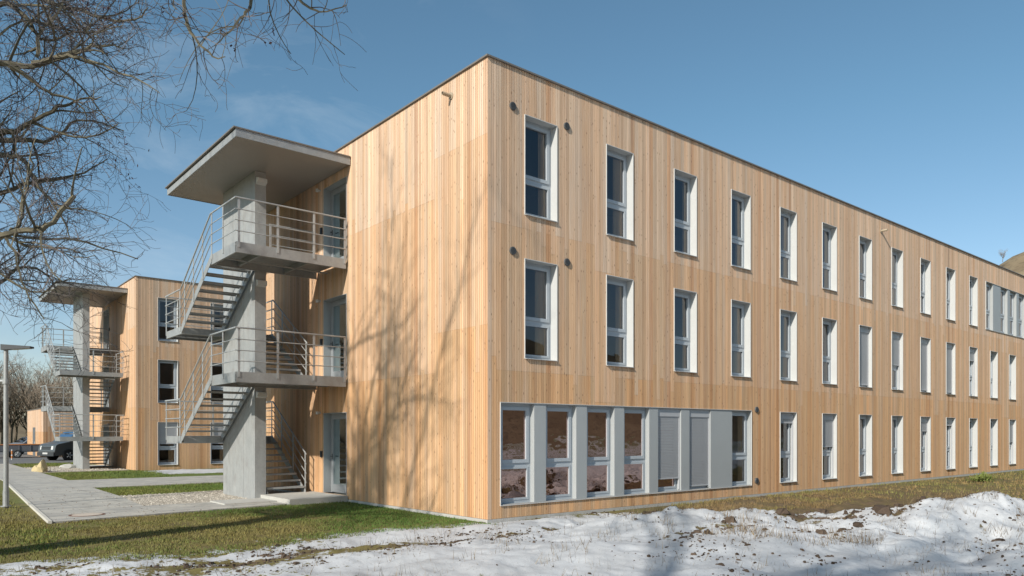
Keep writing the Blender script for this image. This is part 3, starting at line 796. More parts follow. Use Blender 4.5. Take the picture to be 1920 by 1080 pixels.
for i, (key, pts) in enumerate(LIMBS.items()):
    pts = smooth(pts); r0 = R0[key]
    pts = [pts[0]]+[q+big.rv(.025) for q in pts[1:]]
    if PARENT[key] is None:                       # carry the limb back to the trunk
        up = key in ('K', 'L', 'M'); s0 = fork+V3((0, 0, big.r.uniform(-1.6, .1) if not up else .3))
        d = pts[1]-pts[0]; ln = (pts[0]-s0).length
        c1 = s0+V3((ln*.25, 0, ln*(.2 if not up else .75))); c2 = pts[0]-d.normalized()*ln*.35+V3((0, 0, ln*.05))
        lead = bez(s0, c1, c2, pts[0], 10)[:-1]
        rl = big.line(lead+[pts[0]], r0*2.1, r0*1.05, 1); big.children(lead, rl, 0, 3, .35)
    rd = big.line(pts, r0, .008 if key != 'F' else .03, 1)
    big.children(pts, rd, 0, 3, .02)
    big.children(pts, [min(.012, q) for q in rd], 1, 3, .02)
CROWN = [(V3((.6,.2,3)), V3((2.2,.2,5.5)), V3((3.6,.6,9.0)), .15), (V3((.2,.6,3)), V3((.6,1.6,6)), V3((1.6,3.6,9.2)), .14),
    (V3((-.3,.2,3)), V3((-.6,-.6,6)), V3((-.8,-1.4,10)), .15), (V3((-.8,.6,2)), V3((-2.4,1.6,4)), V3((-3.8,3,7)), .13),
    (V3((.6,-.6,2.2)), V3((1.6,-2.2,4.6)), V3((2.6,-3.2,7.6)), .12), (V3((.8,.8,2.0)), V3((2.6,2.6,3.6)), V3((4.4,4.6,5.4)), .12),
    (V3((1.2,.2,1.8)), V3((3.0,1.4,3.2)), V3((5.6,1.6,4.2)), .10), (V3((.5,1.2,1.6)), V3((1.6,3.4,2.6)), V3((2.4,5.4,3.4)), .11)]
big.spec[1] = (3.0, (.7, 1.5), (30, 75)); big.spec[2] = (5.0, (.3, .8), (25, 70))
for c1, c2, e, r0 in CROWN:
    big.minr = .0036; r0 *= .55; pts = bez(fork+V3((0, 0, .2)), fork+c1*.75, fork+c2, fork+e, 14); pts = [pts[0]]+[q+big.rv(.09*min(1, j/3)) for j, q in enumerate(pts[1:])]
    rd = big.line(pts, r0, .018, 1); big.children(pts, rd, 0, 3, .22)
big2 = Tree(23, MOSS); big2.spec = [(2.0, (.6, 1.2), (30, 80)), (4.2, (.3, .7), (30, 75)), (7, (.15, .4), (25, 70))]
big2.lift, big2.rmax, big2.wob, big2.trop, big2.segs = big.lift, [.012, .006, .0028], big.wob, big.trop, big.segs; big2.minr = .0020
TB2 = Vector((-15.2, -10.6, -.1)); tr2 = bez(TB2, TB2+V3((.1, 0, 2)), TB2+V3((-.2, .1, 3.5)), TB2+V3((.2, 0, 5.6)), 10); big2.line(tr2, .34, .26, 0); fork2 = tr2[-1]
NEAR = {'K': [(-7.76, -4.84, 6.9), (-7.53, -5.12, 6.24), (-7.46, -5.27, 5.64), (-7.47, -5.35, 5.41), (-7.46, -5.44, 5.24), (-7.35, -5.62, 5.02), (-7.27, -5.77, 4.95)], 'L': [(-7.1, -5.39, 7.0), (-6.87, -5.66, 6.2), (-7.0, -5.64, 5.6), (-7.07, -5.66, 5.43), (-7.19, -5.63, 5.25), (-7.3, -5.62, 5.11)], 'M': [(-7.15, -4.96, 7.03), (-6.88, -5.29, 6.34), (-6.76, -5.5, 5.94), (-6.61, -5.73, 5.7), (-6.49, -5.93, 5.55), (-6.35, -6.15, 5.56)]}
for key, pts in NEAR.items():
    pts = smooth(pts); pts = [pts[0]]+[q+big2.rv(.012) for q in pts[1:]]
    c1 = fork2+V3((1.6, 0, 2.2)); c2 = pts[0]-(pts[1]-pts[0]).normalized()*1.6
    lead = bez(fork2, c1, c2, pts[0], 10); big2.line(lead, .06, .03, 1); big2.children(lead, [.03]*11, 0, 3, .35)
    rd = big2.line(pts, .024, .005, 1); big2.children(pts, rd, 0, 3, .2); big2.children(pts, [min(.01, q) for q in rd], 1, 3, .2)
big2.spec[0] = (2.2, (1.0, 2.2), (30, 75)); big2.spec[1] = (3.4, (.6, 1.2), (30, 75)); big2.spec[2] = (4.5, (.3, .6), (25, 70)); big2.minr = .007
for e in (V3((2.2, -2.2, 6.5)), V3((3.6, -3.6, 5.0)), V3((.6, -3.4, 6.2)), V3((-2.4, -2.0, 5.8)), V3((4.6, -3.0, 3.6)), V3((5.4, -2.4, 5.2)), V3((3.6, -2.6, 2.6))):
    pts = bez(fork2, fork2+V3((e.x*.15, e.y*.15, e.z*.4)), fork2+V3((e.x*.55, e.y*.6, e.z*.75)), fork2+e, 12); pts = [pts[0]]+[q+big2.rv(.08) for q in pts[1:]]
    rd = big2.line(pts, .12, .018, 1); big2.children(pts, rd, 0, 3, .25)
lf = MB(); r = random.Random(3)
cand = [t for t in big.tips]; lf2 = MB()
r.shuffle(cand)
seedp = [c for c in cand if c.x > -9 and c.z > 5.5][:10]
for c in cand:
    if not any((c-q).length < .45 for q in seedp) or r.random() < .35: continue
    for _ in range(2):
        p = c+big.rv(.06); a = big.rv(.03); b2_ = big.rv(.022); k = r.uniform(.6, 1.3); lf.col = (.055*k, .022*k, .028*k)
        lf.poly([p, p+a+b2_*.6, p+a*2, p+a-b2_*.6])
for c in [t for t in big2.tips if t.x > -8 and t.z < 7.6][::23]:
    k = r.uniform(.6, 1.3); lf2.col = (.06*k, .022*k, .025*k)
    for _ in range(3):
        p = c+big2.rv(.02); a = big2.rv(.02); b2_ = big2.rv(.014); lf2.poly([p, p+a+b2_, p+a*2, p+a-b2_])
root = empty('bare_tree', TB); tag(root, 'large bare tree whose mossy branches reach in from the upper left', 'tree')
tw = MB(); nm = 0
big.wood.build('branches', M['bark'], root, off=tuple(TB), attr=True)
if lf.f: lf.build('dead_leaves', M['blade'], root, off=tuple(TB), attr=True)

root = empty('bare_tree', TB2); tag(root, 'nearer bare tree whose few thin twigs hang down from the top edge above the canopy', 'tree')
big2.wood.build('branches', M['bark'], root, off=tuple(TB2), attr=True)
lf2.build('dead_leaves', M['blade'], root, off=tuple(TB2), attr=True)

# background trees
def bgtree(seed, h):
    t = Tree(seed, ((.13, .105, .08), (.27, .215, .165)), .009)
    t.spec = [(1.5, (1.8, 3.4), (30, 65)), (2.6, (.8, 1.6), (25, 65)), (3.4, (.4, .9), (20, 60))]
    t.lift = [.6, .4, .3]; t.rmax = [.05, .022, .012]; t.wob = [.35, .5, .5]; t.trop = [.05, .03, .02]; t.segs = [5, 4, 3]
    z = V3((0, 0, 0)); tr = t.path(V3((0, 0, -.2)), V3((t.r.uniform(-.1, .1), 0, 1)), h*.35, .15, .15, 6); t.line(tr, .2, .15, 0)
    trunk_mb = t.wood; t.wood = MB()
    top = tr[-1]
    for k in range(6):
        a = k*1.05+t.r.uniform(-.3, .3); sp = t.r.uniform(.25, .75)
        q = t.path(top-V3((0, 0, t.r.uniform(0, h*.12))), V3((math.cos(a)*sp, math.sin(a)*sp, 1)), h*t.r.uniform(.5, .68), .22, .06, 8)
        rd = t.line(q, .1, .02, 1); t.children(q, rd, 0, 3, .1)
    return trunk_mb.mesh('trunk', M['bark'], attr=True), t.wood.mesh('crown', M['bark'], attr=True)
BG = [bgtree(50+i, h) for i, h in enumerate((9.5, 10.5, 8.0))]
camx, camy = -9.399, -12.07
Fv = Vector((math.cos(R_(50.2)), math.sin(R_(50.2)))); Rv = Vector((Fv.y, -Fv.x))
def at(lat, dep): q = Vector((camx, camy))+Fv*dep+Rv*(lat*dep); return q.x, q.y
rr = random.Random(12)
for i in range(34):
    lat = -.82+.0105*i+rr.uniform(-.008, .008); dep = rr.uniform(68, 100)
    x, y = at(lat, dep); tm, cm = BG[i % 3]; s = rr.uniform(.85, 1.2)
    o = empty('bare_tree', (x, y, -.1), rr.uniform(0, 6.28)); o.scale = (s, s, s)
    tag(o, 'leafless brown tree in the row standing beyond the car park', 'tree', 'bare trees beyond the car park')
    link('trunk', tm, o); link('crown', cm, o)
# the lone tree on the hill
def hill_z(x, y): return 54.5*math.exp(-.5*(((x-239)/60)**2+((y-41)/60)**2))
x, y = at((1880-960)/1392, 198)
o = empty('bare_tree', (x, y, hill_z(x, y)-2.2)); tag(o, 'tiny bare tree on the skyline of the brown hill above the roof', 'tree')
link('trunk', BG[2][0], o); link('crown', BG[2][1], o); o.scale = (.38, .38, .38)

# ------------------------------------------------------------------ street lamp
def lamp():
    o = empty('street_lamp', (-7.27, 9.95, 0)); tag(o, 'grey metal lamp post with a flat arm head on the left lawn', 'street lamp')
    m = MB(); m.tube([(0, 0, -.2), (0, 0, .35), (0, 0, .36), (0, 0, 3.88)], [.068, .068, .058, .05], 14); m.build('pole', M['galv'], o)
    m = MB(); m.tube([(0, 0, .02), (0, 0, .0)], .12, 14); m.tube([(0, 0, .36), (0, 0, .40)], .066, 14); m.build('collar', M['galv'], o)
    m = MB(); d = Vector((.80, -.60, 0)); n = Vector((.6, .8, 0))
    def pt(a, b, z): q = d*a+n*b; return (q.x, q.y, z)
    m.hexa([pt(-.08, -.09, 3.85), pt(.62, -.09, 3.90), pt(.62, .09, 3.90), pt(-.08, .09, 3.85), pt(-.08, -.09, 3.99), pt(.62, -.09, 3.945), pt(.62, .09, 3.945), pt(-.08, .09, 3.99)])
    h = m.build('lamp_head', M['dark'], o)
    m = MB(); m.hexa([pt(.15, -.07, 3.858), pt(.58, -.07, 3.889), pt(.58, .07, 3.889), pt(.15, .07, 3.858), pt(.15, -.07, 3.868), pt(.58, -.07, 3.897), pt(.58, .07, 3.897), pt(.15, .07, 3.868)])
    m.build('lens', M['light'], h)
    m = MB(); m.tube([(-.02, 0, 3.08), (-.42, .3, 3.1)], .035, 8); m.tube([(0, 0, 3.02), (0, 0, 3.14)], .075, 12); m.build('bracket', M['galv'], o)
lamp()

# ------------------------------------------------------------------ vehicles
def car_paint(name, col):
    t = NT(name); f = t.noise(t.obj(), 1.5, 3); c = t.mix(f, tuple(q*.9 for q in col)+(1,), tuple(q*1.1 for q in col)+(1,))
    m = t.pbr(c, .3, .2, .5); return m
def wheel(par, x, y, r=.34, w=.22, side=1):
    m = MB(); prof = [(.72, -.5), (.94, -.5), (1, -.35), (1, .35), (.94, .5), (.72, .5)]
    n = 28; b = 0
    for k in range(n):
        a = 2*math.pi*k/n
        for q, s in prof: m.v.append((x+q*r*math.cos(a), y+s*w, r+q*r*math.sin(a)))
    for k in range(n):
        k2 = (k+1) % n
        for i in range(6): j = (i+1) % 6; m.f.append((k*6+i, k*6+j, k2*6+j, k2*6+i)); m.c.append((1, 1, 1))
    wh = m.build('wheel', M['rubber'], par, smooth=False)
    m = MB(); yo = y+side*w*.3; m.tube([(x, yo, r), (x, yo+side*.03, r)], [.72*r, .7*r], 24)
    for k in range(5):
        a = k*1.2566; m.tube([(x+.15*r*math.cos(a), yo+side*.034, r+.15*r*math.sin(a)), (x+.62*r*math.cos(a), yo+side*.034, r+.62*r*math.sin(a))], .04, 6)
    m.build('rim', M['rail'], wh)
M['carglass'] = glass_mat('vehicle_glass', (.06, .07, .08), (.8, .9, 1), .06, 1.6, .02)
def vehicle(name, label, cat, loc, heading, L, W, H, prof, glassprof, paint, wx, wr):
    """prof: side outline (x along length, front at 0, z); widths taper towards the roof"""
    o = empty(name, loc, heading); tag(o, label, cat)
    def hw(z): return W/2*(1-.16*max(0, (z-H*.5)/(H*.5)))
    m = MB(); n = len(prof); b = 0
    for sgn in (-1, 1):
        for x, z in prof: m.v.append((x, sgn*hw(z)*(1 if 0.12 < x < L-.1 else .93), z))
    m.f.append(tuple(range(n))); m.c.append((1,1,1)); m.f.append(tuple(range(2*n-1, n-1, -1))); m.c.append((1,1,1))
    for i in range(n): j = (i+1) % n; m.f.append((i, n+i, n+j, j)); m.c.append((1,1,1))
    bo = m.build('body', paint, o)
    bv = bo.modifiers.new('bevel', 'BEVEL'); bv.width = .05; bv.segments = 3; bv.limit_method = 'ANGLE'
    for g in glassprof:
        for sgn in (-1, 1):
            m = MB(); m.poly([(x, sgn*(hw(z)+.006), z) for x, z in g]); m.build('side_window', M['carglass'], o)
    for x in wx:
        for sgn in (-1, 1):
            m = MB(); m.tube([(x, sgn*(W/2-.18), wr), (x, sgn*(W/2+.004), wr)], wr*1.14, 22); m.build('wheel_arch', M['rubber'], o)
            wheel(o, x, sgn*(W/2-.1), wr, .22, sgn)
    return o, hw
VL = 4.9
vp = [(0.02, .32), (0, .62), (.06, .98), (.22, 1.08), (.95, 1.24), (1.62, 1.86), (1.95, 1.95), (4.75, 1.95), (4.88, 1.7), (4.9, .5), (4.85, .3)]
vg = [[(1.22, 1.26), (1.72, 1.80), (2.25, 1.80), (2.25, 1.22)], [(2.36, 1.22), (2.36, 1.80), (3.5, 1.80), (3.5, 1.22)], [(3.6, 1.22), (3.6, 1.80), (4.6, 1.80), (4.65, 1.22)]]
hd = math.atan2(.40, .92)
vx, vy = -1.75, 44.6
van, vhw = vehicle('parked_van', 'dark grey van parked behind the far staircase, nose to the left', 'van', (vx, vy, -.01), hd, VL, 1.9, 1.95, vp, vg, car_paint('grey_paint', (.085, .095, .10)), (.95, 3.95), .34)
m = MB(); m.poly([(.99, -.72, 1.29), (.99, .72, 1.29), (1.60, .66, 1.845), (1.60, -.66, 1.845)]); m.v = [(x-.015, y, z+.015) for x, y, z in m.v]; m.build('windscreen', M['carglass'], van)
for s in (-1, 1):
    m = MB(); m.hexa([(-.012, s*.52, .72), (.05, s*.87, .72), (.12, s*.87, .74), (.1, s*.52, .74), (.035, s*.52, .95), (.09, s*.87, .97), (.2, s*.86, .97), (.15, s*.52, .95)]); m.build('headlight', M['light'], van)
    m = MB(); m.box(1.3, 1.42, s*.97, s*1.16, 1.22, 1.48); m.build('mirror', M['dark'], van)
m = MB(); m.box(-.015, .06, -.5, .5, .74, .8); m.box(-.01, .06, -.5, .5, .84, .9); m.build('grille', M['dark'], van)
m = MB(); m.box(-.06, .1, -.88, .88, .3, .55); m.build('bumper', M['dark'], van)
m = MB(); m.box(-.075, -.06, -.26, .26, .42, .53); m.build('number_plate', M['lining'], van)
cp = [(0.02, .3), (0, .6), (.1, .78), (1.1, .95), (1.8, 1.42), (2.3, 1.5), (3.5, 1.48), (4.2, 1.0), (4.45, .95), (4.5, .45), (4.4, .28)]
cg = [[(1.35, .97), (1.88, 1.38), (2.6, 1.42), (2.6, .97)], [(2.7, .97), (2.7, 1.42), (3.4, 1.4), (3.85, 1.0)]]
cx_, cy_ = at(-.685, 62)
car, _ = vehicle('parked_car', 'pale blue grey car behind the flatbed trailer at the left edge', 'car', (cx_, cy_, -.01), .35, 4.5, 1.8, 1.5, cp, cg, car_paint('blue_paint', (.24, .26, .29)), (.85, 3.5), .32)
m = MB(); m.poly([(1.14, -.74, .97), (1.14, .74, .97), (1.8, .68, 1.4), (1.8, -.68, 1.4)]); m.v = [(x-.02, y, z+.02) for x, y, z in m.v]; m.build('windscreen', M['carglass'], car)
# trailer
tx, ty = at(-.676, 54)
o = empty('flatbed_trailer', (tx, ty, -.01), R_(5)); tag(o, 'low grey trailer with an orange board on top, beside the lamp post', 'trailer')
M['orange'] = simple('orange_board', (.42, .17, .06), .7); M['tgrey'] = simple('trailer_sheet', (.16, .165, .18), .5, .2)
m = MB(); m.box(-1.7, 1.7, -.8, .8, .42, .5); m.box(-1.7, 1.7, -.82, -.78, .5, .92); m.box(-1.7, 1.7, .78, .82, .5, .92); m.box(-1.72, -1.68, -.78, .78, .5, .92); m.box(1.68, 1.72, -.78, .78, .5, .92)
for x in (-1.1, -.4, .4, 1.1): m.box(x-.03, x+.03, -.85, -.82, .45, .9)
m.build('bed', M['tgrey'], o)
m = MB(); m.box(-1.72, 1.72, -.84, .84, .925, .985); m.build('top_board', M['orange'], o)
for s in (-1, 1): wheel(o, .25, s*.95, .28, .18, s)
m = MB(); m.tube([(1.7, 0, .45), (2.8, 0, .42)], .04, 8); m.tube([(2.6, 0, .42), (2.6, 0, .02)], .03, 8); m.build('drawbar', M['galv'], o)
px, py = at(-.6735, 50)
o = empty('marker_post', (px, py, 0)); tag(o, 'thin orange and white marker post in front of the trailer', 'post')
m = MB(); m.tube([(0, 0, -.1), (0, 0, .68)], .05, 10); m.build('shaft', M['lining'], o)
m = MB(); m.tube([(0, 0, .35), (0, 0, .6)], .054, 10); m.tube([(0, 0, .08), (0, 0, .25)], .054, 10); m.build('band', M['orange'], o)

# ------------------------------------------------------------------ hut
HX, HY, HH = -.85, 52.6, 3.62
hut = empty('timber_hut', (HX, HY, -.02)); tag(hut, 'small flat-roofed timber hut with a dark door beyond the parked van', 'hut')
m = MB(); hd_ = (4.0, 5.3, .02, 2.25)
clad(m, 0, 8.5, .03, HH, [hd_], lambda u, w, z: (w, u, z), 71, joints=(1.9,)); clad(m, .02, 6, .03, HH, [], lambda u, w, z: (u, w, z), 72, joints=(1.9,))
m.build('cladding', M['wood'], hut, attr=True)
m = MB(); m.box(.017, 6, .017, 8.5, 0, HH-.03); m.build('wall', M['backing'], hut)
m = MB(); m.box(-.03, 6.03, -.03, 8.53, HH, HH+.06); m.build('roof', M['coping'], hut)
m = MB(); m.box(-.012, .016, hd_[0], hd_[1], .02, 2.25); d_ = m.build('door', simple('grey_door', (.12, .13, .14), .5), hut)
m = MB(); m.box(-.06, -.0125, hd_[0]+.1, hd_[0]+.13, .9, 1.15); m.build('door_handle', M['light'], d_)
m = MB(); m.box(.3, .45, .2, .35, HH+.061, HH+.4); m.build('roof_vent', M['light'], hut)

# ------------------------------------------------------------------ rocks
def rock(loc, s, seed, label, name='boulder', mat=None):
    import bmesh
    bm = bmesh.new(); bmesh.ops.create_icosphere(bm, subdivisions=2, radius=1)
    r = random.Random(seed); pl = [(Vector((r.uniform(-1, 1), r.uniform(-1, 1), r.uniform(-.3, 1))).normalized(), r.uniform(.5, .8)) for _ in range(9)]
    for v in bm.verts:
        for n, d in pl:
            k = v.co.dot(n)-d
            if k > 0: v.co -= n*k
        v.co.x *= s[0]; v.co.y *= s[1]; v.co.z *= s[2]
    me = bpy.data.meshes.new(name); bm.to_mesh(me); bm.free(); me.materials.append(mat or M['lime'])
    o = link(name, me, None, loc, (0, 0, r.uniform(0, 6))); tag(o, label, 'rock'); return o
ax, ay = at((79-960)/1392, 34.6); rock((ax, ay, .2), (.24, .26, .46), 3, 'taller yellow limestone block on the lawn edge before the far staircase')
ax, ay = at((70-960)/1392, 34.9); rock((ax, ay, .1), (.34, .26, .30), 9, 'low wedge-shaped yellow limestone block leaning on the taller one')
ax, ay = at((131-960)/1392, 38.5); rock((ax, ay, .05), (.5, .4, .16), 15, 'flat pale stone slab beside the foot of the far staircase', 'stone_slab', M['concrete'])

# manhole
m = MB(); m.tube([(-6.1, 6.6, -.02), (-6.1, 6.6, .006)], .36, 40)
mh = m.build('manhole_cover', simple('rusty_iron', (.16, .085, .06), .8, .3, .3, 20)); tag(mh, 'round rusty manhole cover set in the concrete walk', 'manhole cover')
mi = MB(); mi.tube([(-6.1, 6.6, .0062), (-6.1, 6.6, .009)], .30, 40); mi.build('cover_infill', simple('cover_concrete', (.46, .40, .34), .85, 0, .2, 14), mh)

# ------------------------------------------------------------------ grass and litter
def blades(name, areas, seed, label, hmul=1):
    r = random.Random(seed); m = MB()
    for (x0, x1, y0, y1, k, h0, h1, test, colf) in areas:
        xs = np.random.RandomState(seed+int(k)).uniform(x0, x1, k); ys = np.random.RandomState(seed+7+int(k)).uniform(y0, y1, k)
        zs = heights(xs, ys); nn = fbm(xs*.8+90, ys*.8+90, 44); ns = fbm(xs*2.5+90, ys*2.5+90, 48)
        for x, y, z, q, q2 in zip(xs, ys, zs, nn, ns):
            if test and not test(x, y, q2): continue
            h = r.uniform(h0, h1)*(.6+.9*q2); w = r.uniform(.004, .009)*(1+h*5) if h1 < .15 else r.uniform(.002, .0045); a = r.uniform(0, 6.28); b = r.uniform(-.6, .6)*h; c = r.uniform(-.6, .6)*h
            k_ = r.uniform(.7, 1.3); cc = colf(x, y, q, r); m.col = (cc[0]*k_, cc[1]*k_, cc[2]*k_)
            dx, dy = math.cos(a)*w, math.sin(a)*w
            m.poly([(x-dx, y-dy, z-.01), (x+dx, y+dy, z-.01), (x+b, y+c, z+h)])
    o = m.build(name, M['blade'], attr=True); tag(o, label, None, None, 'stuff'); return o
def mixc(a, b, t): t = min(1, max(0, t)); return tuple(p*(1-t)+q*t for p, q in zip(a, b))
DRY, LUSH, OLIVE = (.19, .16, .055), (.085, .145, .03), (.18, .17, .045)
def lawn_col(x, y, q, r):
    g = .26+.75*max(0, min(1, (x+5.2)/4))*max(0, min(1, (y+.3)/1.5))+(q-.5)*2.2
    return mixc(DRY, LUSH, g+r.uniform(-.2, .2))
def far_col(x, y, q, r): return mixc(OLIVE, LUSH, q+r.uniform(-.3, .3)+.2*(x > -2.5))
def not_path(x, y, q): return not ((y > 5.58+(x+6.9)*.118 and y > 5.5) and x > -7.0) and y > float(snow_edge(np.array([x]))[0])-.55*q-.1 and (q > .40 or x > -2 or (q*977) % 1 < .35)
blades('lawn_grass', [(-9.5, -.03, -.6, 6.3, 70000, .014, .046, not_path, lawn_col),
                      (-13, -6.98, 1.5, 24, 30000, .03, .07, lambda x, y, q: x < -7-(.0 if y < 10 else -.05*(y-10)) , lambda x, y, q, r: mixc(DRY, OLIVE, q*1.4+r.uniform(-.3, .3))),
                      (-4.3, -.02, 11.9, 15.7, 11000, .03, .06, None, far_col), (-4.2, -.2, 20.7, 27.4, 9000, .03, .07, None, far_col),
                      (-4.1, -.6, 34, 40, 4000, .04, .08, None, far_col)], 5, 'short winter lawn, green by the gable and yellowed towards the snow')
def strip_ok(x, y, q): return y > float(snow_edge(np.array([x]))[0])+.1-.5*q and q > .42
blades('rough_grass', [(5.5, 13, -2.6, -.05, 15000, .02, .08, strip_ok, lambda x, y, q, r: mixc((.20, .135, .065), (.17, .19, .05), q*1.5-.5+r.uniform(-.25, .25))),
                       (13, 34, -9, -.1, 22000, .03, .10, strip_ok, lambda x, y, q, r: mixc((.24, .16, .075), (.16, .21, .045), q*1.5-.45+r.uniform(-.25, .25)))], 9,
       'rough brown and green turf between the long facade and the snow')
def on_snow(x, y, q): return y < float(snow_edge(np.array([x]))[0])+.2 and q > .56
blades('dry_stalks', [(-8.5, 13, -9.5, .2, 16000, .04, .17, on_snow, lambda x, y, q, r: mixc((.20, .15, .08), (.09, .06, .04), r.random())),
    (1, 4.5, -6.5, -2.4, 4200, .10, .26, lambda x, y, q: q > .60, lambda x, y, q, r: mixc((.26, .19, .10), (.09, .06, .04), r.random())),
    (6, 9.8, -9, -5.4, 4200, .10, .28, lambda x, y, q: q > .60, lambda x, y, q, r: mixc((.22, .16, .09), (.08, .055, .04), r.random()))], 13,
       'dry grass stalks poking through the snow')
# fallen leaves
m = MB(); r = random.Random(31)
_lx = np.arange(-10, 27, .1); _ly = np.arange(-6, 6, .1); _LH = heights(*np.meshgrid(_lx, _ly, indexing='ij'))
def LZ(x, y): return float(_LH[min(len(_lx)-1, max(0, int(round((x+10)*10)))), min(len(_ly)-1, max(0, int(round((y+6)*10))))])
for _ in range(1500):
    x, y = r.uniform(-9, -.2), r.uniform(-.3, 16)
    if r.random() < .35: x, y = r.uniform(6, 26), -abs(r.gauss(0, 1.2))-.1
    z = LZ(x, y) if y < 5.4 else .002
    a = r.uniform(0, 6.28); l = r.uniform(.02, .045); w = l*.6; k = r.uniform(.6, 1.5); m.col = (.13*k, .075*k, .035*k); t_ = r.uniform(.2, .6)*l
    c, s_ = math.cos(a), math.sin(a); z += .012
    m.poly([(x, y, z), (x+c*l*.5-s_*w*.5, y+s_*l*.5+c*w*.5, z+t_), (x+c*l, y+s_*l, z+.004), (x+c*l*.5+s_*w*.5, y+s_*l*.5-c*w*.5, z+t_*.5)])
tag(m.build('fallen_leaves', M['blade'], attr=True), 'withered brown leaves lying on the lawn and walks', None, None, 'stuff')
# soil clods
def clods():
    r = random.Random(8); m = MB(); N = 22000
    xs = np.random.RandomState(2).uniform(-8, 12.5, N); ys = np.random.RandomState(3).uniform(-10, .2, N)
    zs = heights(xs, ys); nn = fbm(xs*.9+30, ys*.9+30, 55); sw = soilp(xs, ys); up = heights(xs, ys+.08)-zs; e = ys-snow_edge(xs)
    for x, y, z, q, u, ee, w_ in zip(xs, ys, zs, nn, up, e, sw):
        if ee > .6: continue
        pr = .012+max(0, q-.55)*4.2+max(0, u-.03)*1.2+.9*w_
        if x > 4: pr += .10
        if r.random() > pr: continue
        s = r.choice([.008, .010, .012, .014, .018, .022, .03])*r.uniform(.7, 1.3)*(1.9 if (w_ > .4 and r.random() < .5) else 6.0 if (x > 1.8 and y > -7.5 and (w_ > .15 or q > .6) and r.random() < .05) else 1)
        g = r.uniform(.6, 1.4); m.col = (.075*g, .055*g, .042*g)
        b = len(m.v); a = r.uniform(0, 6.28)
        sx, sy, h = s*r.uniform(.9, 2.0), s*r.uniform(.7, 1.1), s*r.uniform(.5, .9)
        for kk in range(6):
            an = kk*1.0472; qx, qy = sx*math.cos(an)*r.uniform(.8, 1.15), sy*math.sin(an)*r.uniform(.8, 1.15)
            m.v.append((x+qx*math.cos(a)-qy*math.sin(a), y+qx*math.sin(a)+qy*math.cos(a), z-.01))
        for kk in range(6):
            an = kk*1.0472+.4; qx, qy = sx*.6*math.cos(an), sy*.6*math.sin(an)
            m.v.append((x+qx*math.cos(a)-qy*math.sin(a), y+qx*math.sin(a)+qy*math.cos(a), z+h*r.uniform(.7, 1.1)))
        for kk in range(6):
            k2 = (kk+1) % 6; m.f.append((b+kk, b+k2, b+6+k2, b+6+kk)); m.c.append(m.col)
        m.f.append(tuple(b+6+kk for kk in range(6))); m.c.append(m.col)
    tag(m.build('soil_clods', attr_mat('soil', .95, .1, .4, 40), attr=True), 'dark soil clods scattered over the snow heaps', None, None, 'stuff')
clods()
# weed by the facade
m = MB(); r = random.Random(4); WXY = (23.5, -1.5)
for _ in range(200):
    a = r.uniform(0, 6.28); d = abs(r.gauss(0, .33)); x, y = d*math.cos(a)*1.5, d*math.sin(a)*.8; h = r.uniform(.12, .42)*(1.2-d)
    w = .03; k = r.uniform(.7, 1.3); m.col = (.15*k, .18*k, .05*k); b = r.uniform(0, 6.28)
    m.poly([(0, 0, 0), (x+w*math.cos(b), y+w*math.sin(b), h*.6), (x+r.uniform(-.1, .1), y+r.uniform(-.1, .1), h), (x-w*math.cos(b), y-w*math.sin(b), h*.6)])
m.v[:] = [((0, 0, 0) if i % 4 == 0 else v) for i, v in enumerate(m.v)]; m.f = [(0,)+f[1:] for f in m.f]
wd = m.build('weed_clump', M['blade'], attr=True); wd.location = (WXY[0], WXY[1], hz(*WXY)-.02); tag(wd, 'bright green weed clump growing by the concrete plinth on the right', 'plant')

# ------------------------------------------------------------------ light, sky, camera
SUN = Vector((1.6, .50, -1.02))          # direction the light travels
el = math.atan2(1.0, math.hypot(SUN.x, SUN.y)); rot = math.atan2(-SUN.x, -SUN.y) % (2*math.pi)
ld = bpy.data.lights.new('sun', 'SUN'); ld.energy = 3.6; ld.angle = R_(.95); ld.color = (1.0, .94, .84)
lo = bpy.data.objects.new('sun', ld); COL.objects.link(lo); lo.rotation_euler = SUN.to_track_quat('-Z', 'Y').to_euler(); lo.location = (-20, -5, 20)
W = bpy.data.worlds.new('World'); scene.world = W; W.use_nodes = True; nt = W.node_tree; nt.nodes.clear()
def wn(t, **k):
    n = nt.nodes.new('ShaderNode'+t)
    for a, v in k.items(): setattr(n, a, v)
    return n
tc = wn('TexCoord')
sky = wn('TexSky', sky_type='NISHITA', sun_disc=False, sun_elevation=el, sun_rotation=rot, air_density=.95, dust_density=.9, ozone_density=1.4, altitude=300)
mp = wn('Mapping'); mp.inputs['Scale'].default_value = (1.6, 1.6, 4.5); nt.links.new(tc.outputs['Generated'], mp.inputs[0])
cn = wn('TexNoise'); cn.inputs['Scale'].default_value = 2.6; cn.inputs['Detail'].default_value = 7; cn.inputs['Roughness'].default_value = .62; cn.inputs['Distortion'].default_value = .5
nt.links.new(mp.outputs[0], cn.inputs['Vector'])
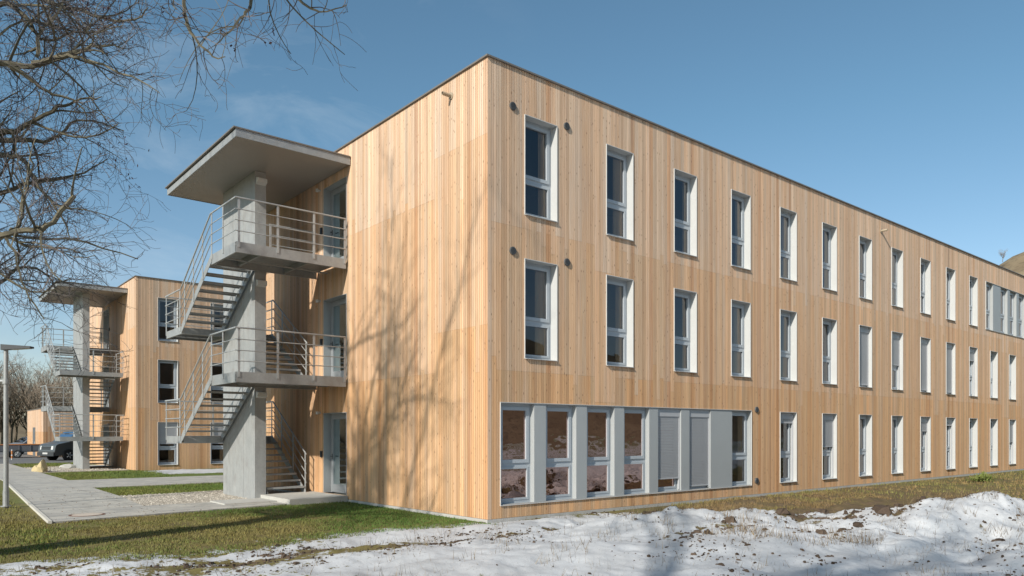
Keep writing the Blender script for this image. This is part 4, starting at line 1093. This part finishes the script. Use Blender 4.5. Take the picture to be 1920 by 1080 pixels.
cr = wn('ValToRGB'); cr.color_ramp.elements[0].position = .50; cr.color_ramp.elements[1].position = .85; cr.color_ramp.elements[1].color = (.28, .28, .28, 1); nt.links.new(cn.outputs['Fac'], cr.inputs[0])
mx = wn('Mix', data_type='RGBA'); dt = wn('VectorMath', operation='DOT_PRODUCT'); nt.links.new(tc.outputs['Generated'], dt.inputs[0]); dt.inputs[1].default_value = (.16, .93, .33)
mr = wn('MapRange'); mr.inputs[1].default_value = .86; mr.inputs[2].default_value = .97; nt.links.new(dt.outputs['Value'], mr.inputs[0])
mm = wn('Math', operation='MULTIPLY'); nt.links.new(cr.outputs[0], mm.inputs[0]); nt.links.new(mr.outputs[0], mm.inputs[1]); nt.links.new(mm.outputs[0], mx.inputs[0]); sm = wn('Mix', data_type='RGBA', blend_type='MULTIPLY'); sm.inputs[0].default_value = 1; sx = wn('SeparateXYZ'); nt.links.new(tc.outputs['Generated'], sx.inputs[0]); zr = wn('MapRange'); zr.inputs[1].default_value = .02; zr.inputs[2].default_value = .38; nt.links.new(sx.outputs[2], zr.inputs[0])
tm = wn('Mix', data_type='RGBA'); nt.links.new(zr.outputs[0], tm.inputs[0]); tm.inputs[6].default_value = (.97, .93, .93, 1); tm.inputs[7].default_value = (.78, 1.0, .95, 1); nt.links.new(tm.outputs[2], sm.inputs[7]); nt.links.new(sky.outputs[0], sm.inputs[6]); nt.links.new(sm.outputs[2], mx.inputs[6]); mx.inputs[7].default_value = (6, 6.6, 7.0, 1)
bg = wn('Background'); bg.inputs[1].default_value = .088; nt.links.new(mx.outputs[2], bg.inputs[0])
wo = wn('OutputWorld'); nt.links.new(bg.outputs[0], wo.inputs[0])

cd = bpy.data.cameras.new('camera'); cd.sensor_width = 36; cd.lens = 1392/1920*36; cd.shift_y = 271/1920; cd.clip_end = 3000; cd.clip_start = .05
co = bpy.data.objects.new('camera', cd); COL.objects.link(co); co.location = (camx, camy, 1.823); co.rotation_euler = (R_(90), 0, R_(50.2-90)); scene.camera = co
vs = scene.view_settings; vs.view_transform = 'Standard'; vs.look = 'None'; vs.gamma = 1; vs.exposure = .66
scene.cycles.max_bounces = 6; scene.cycles.transparent_max_bounces = 12
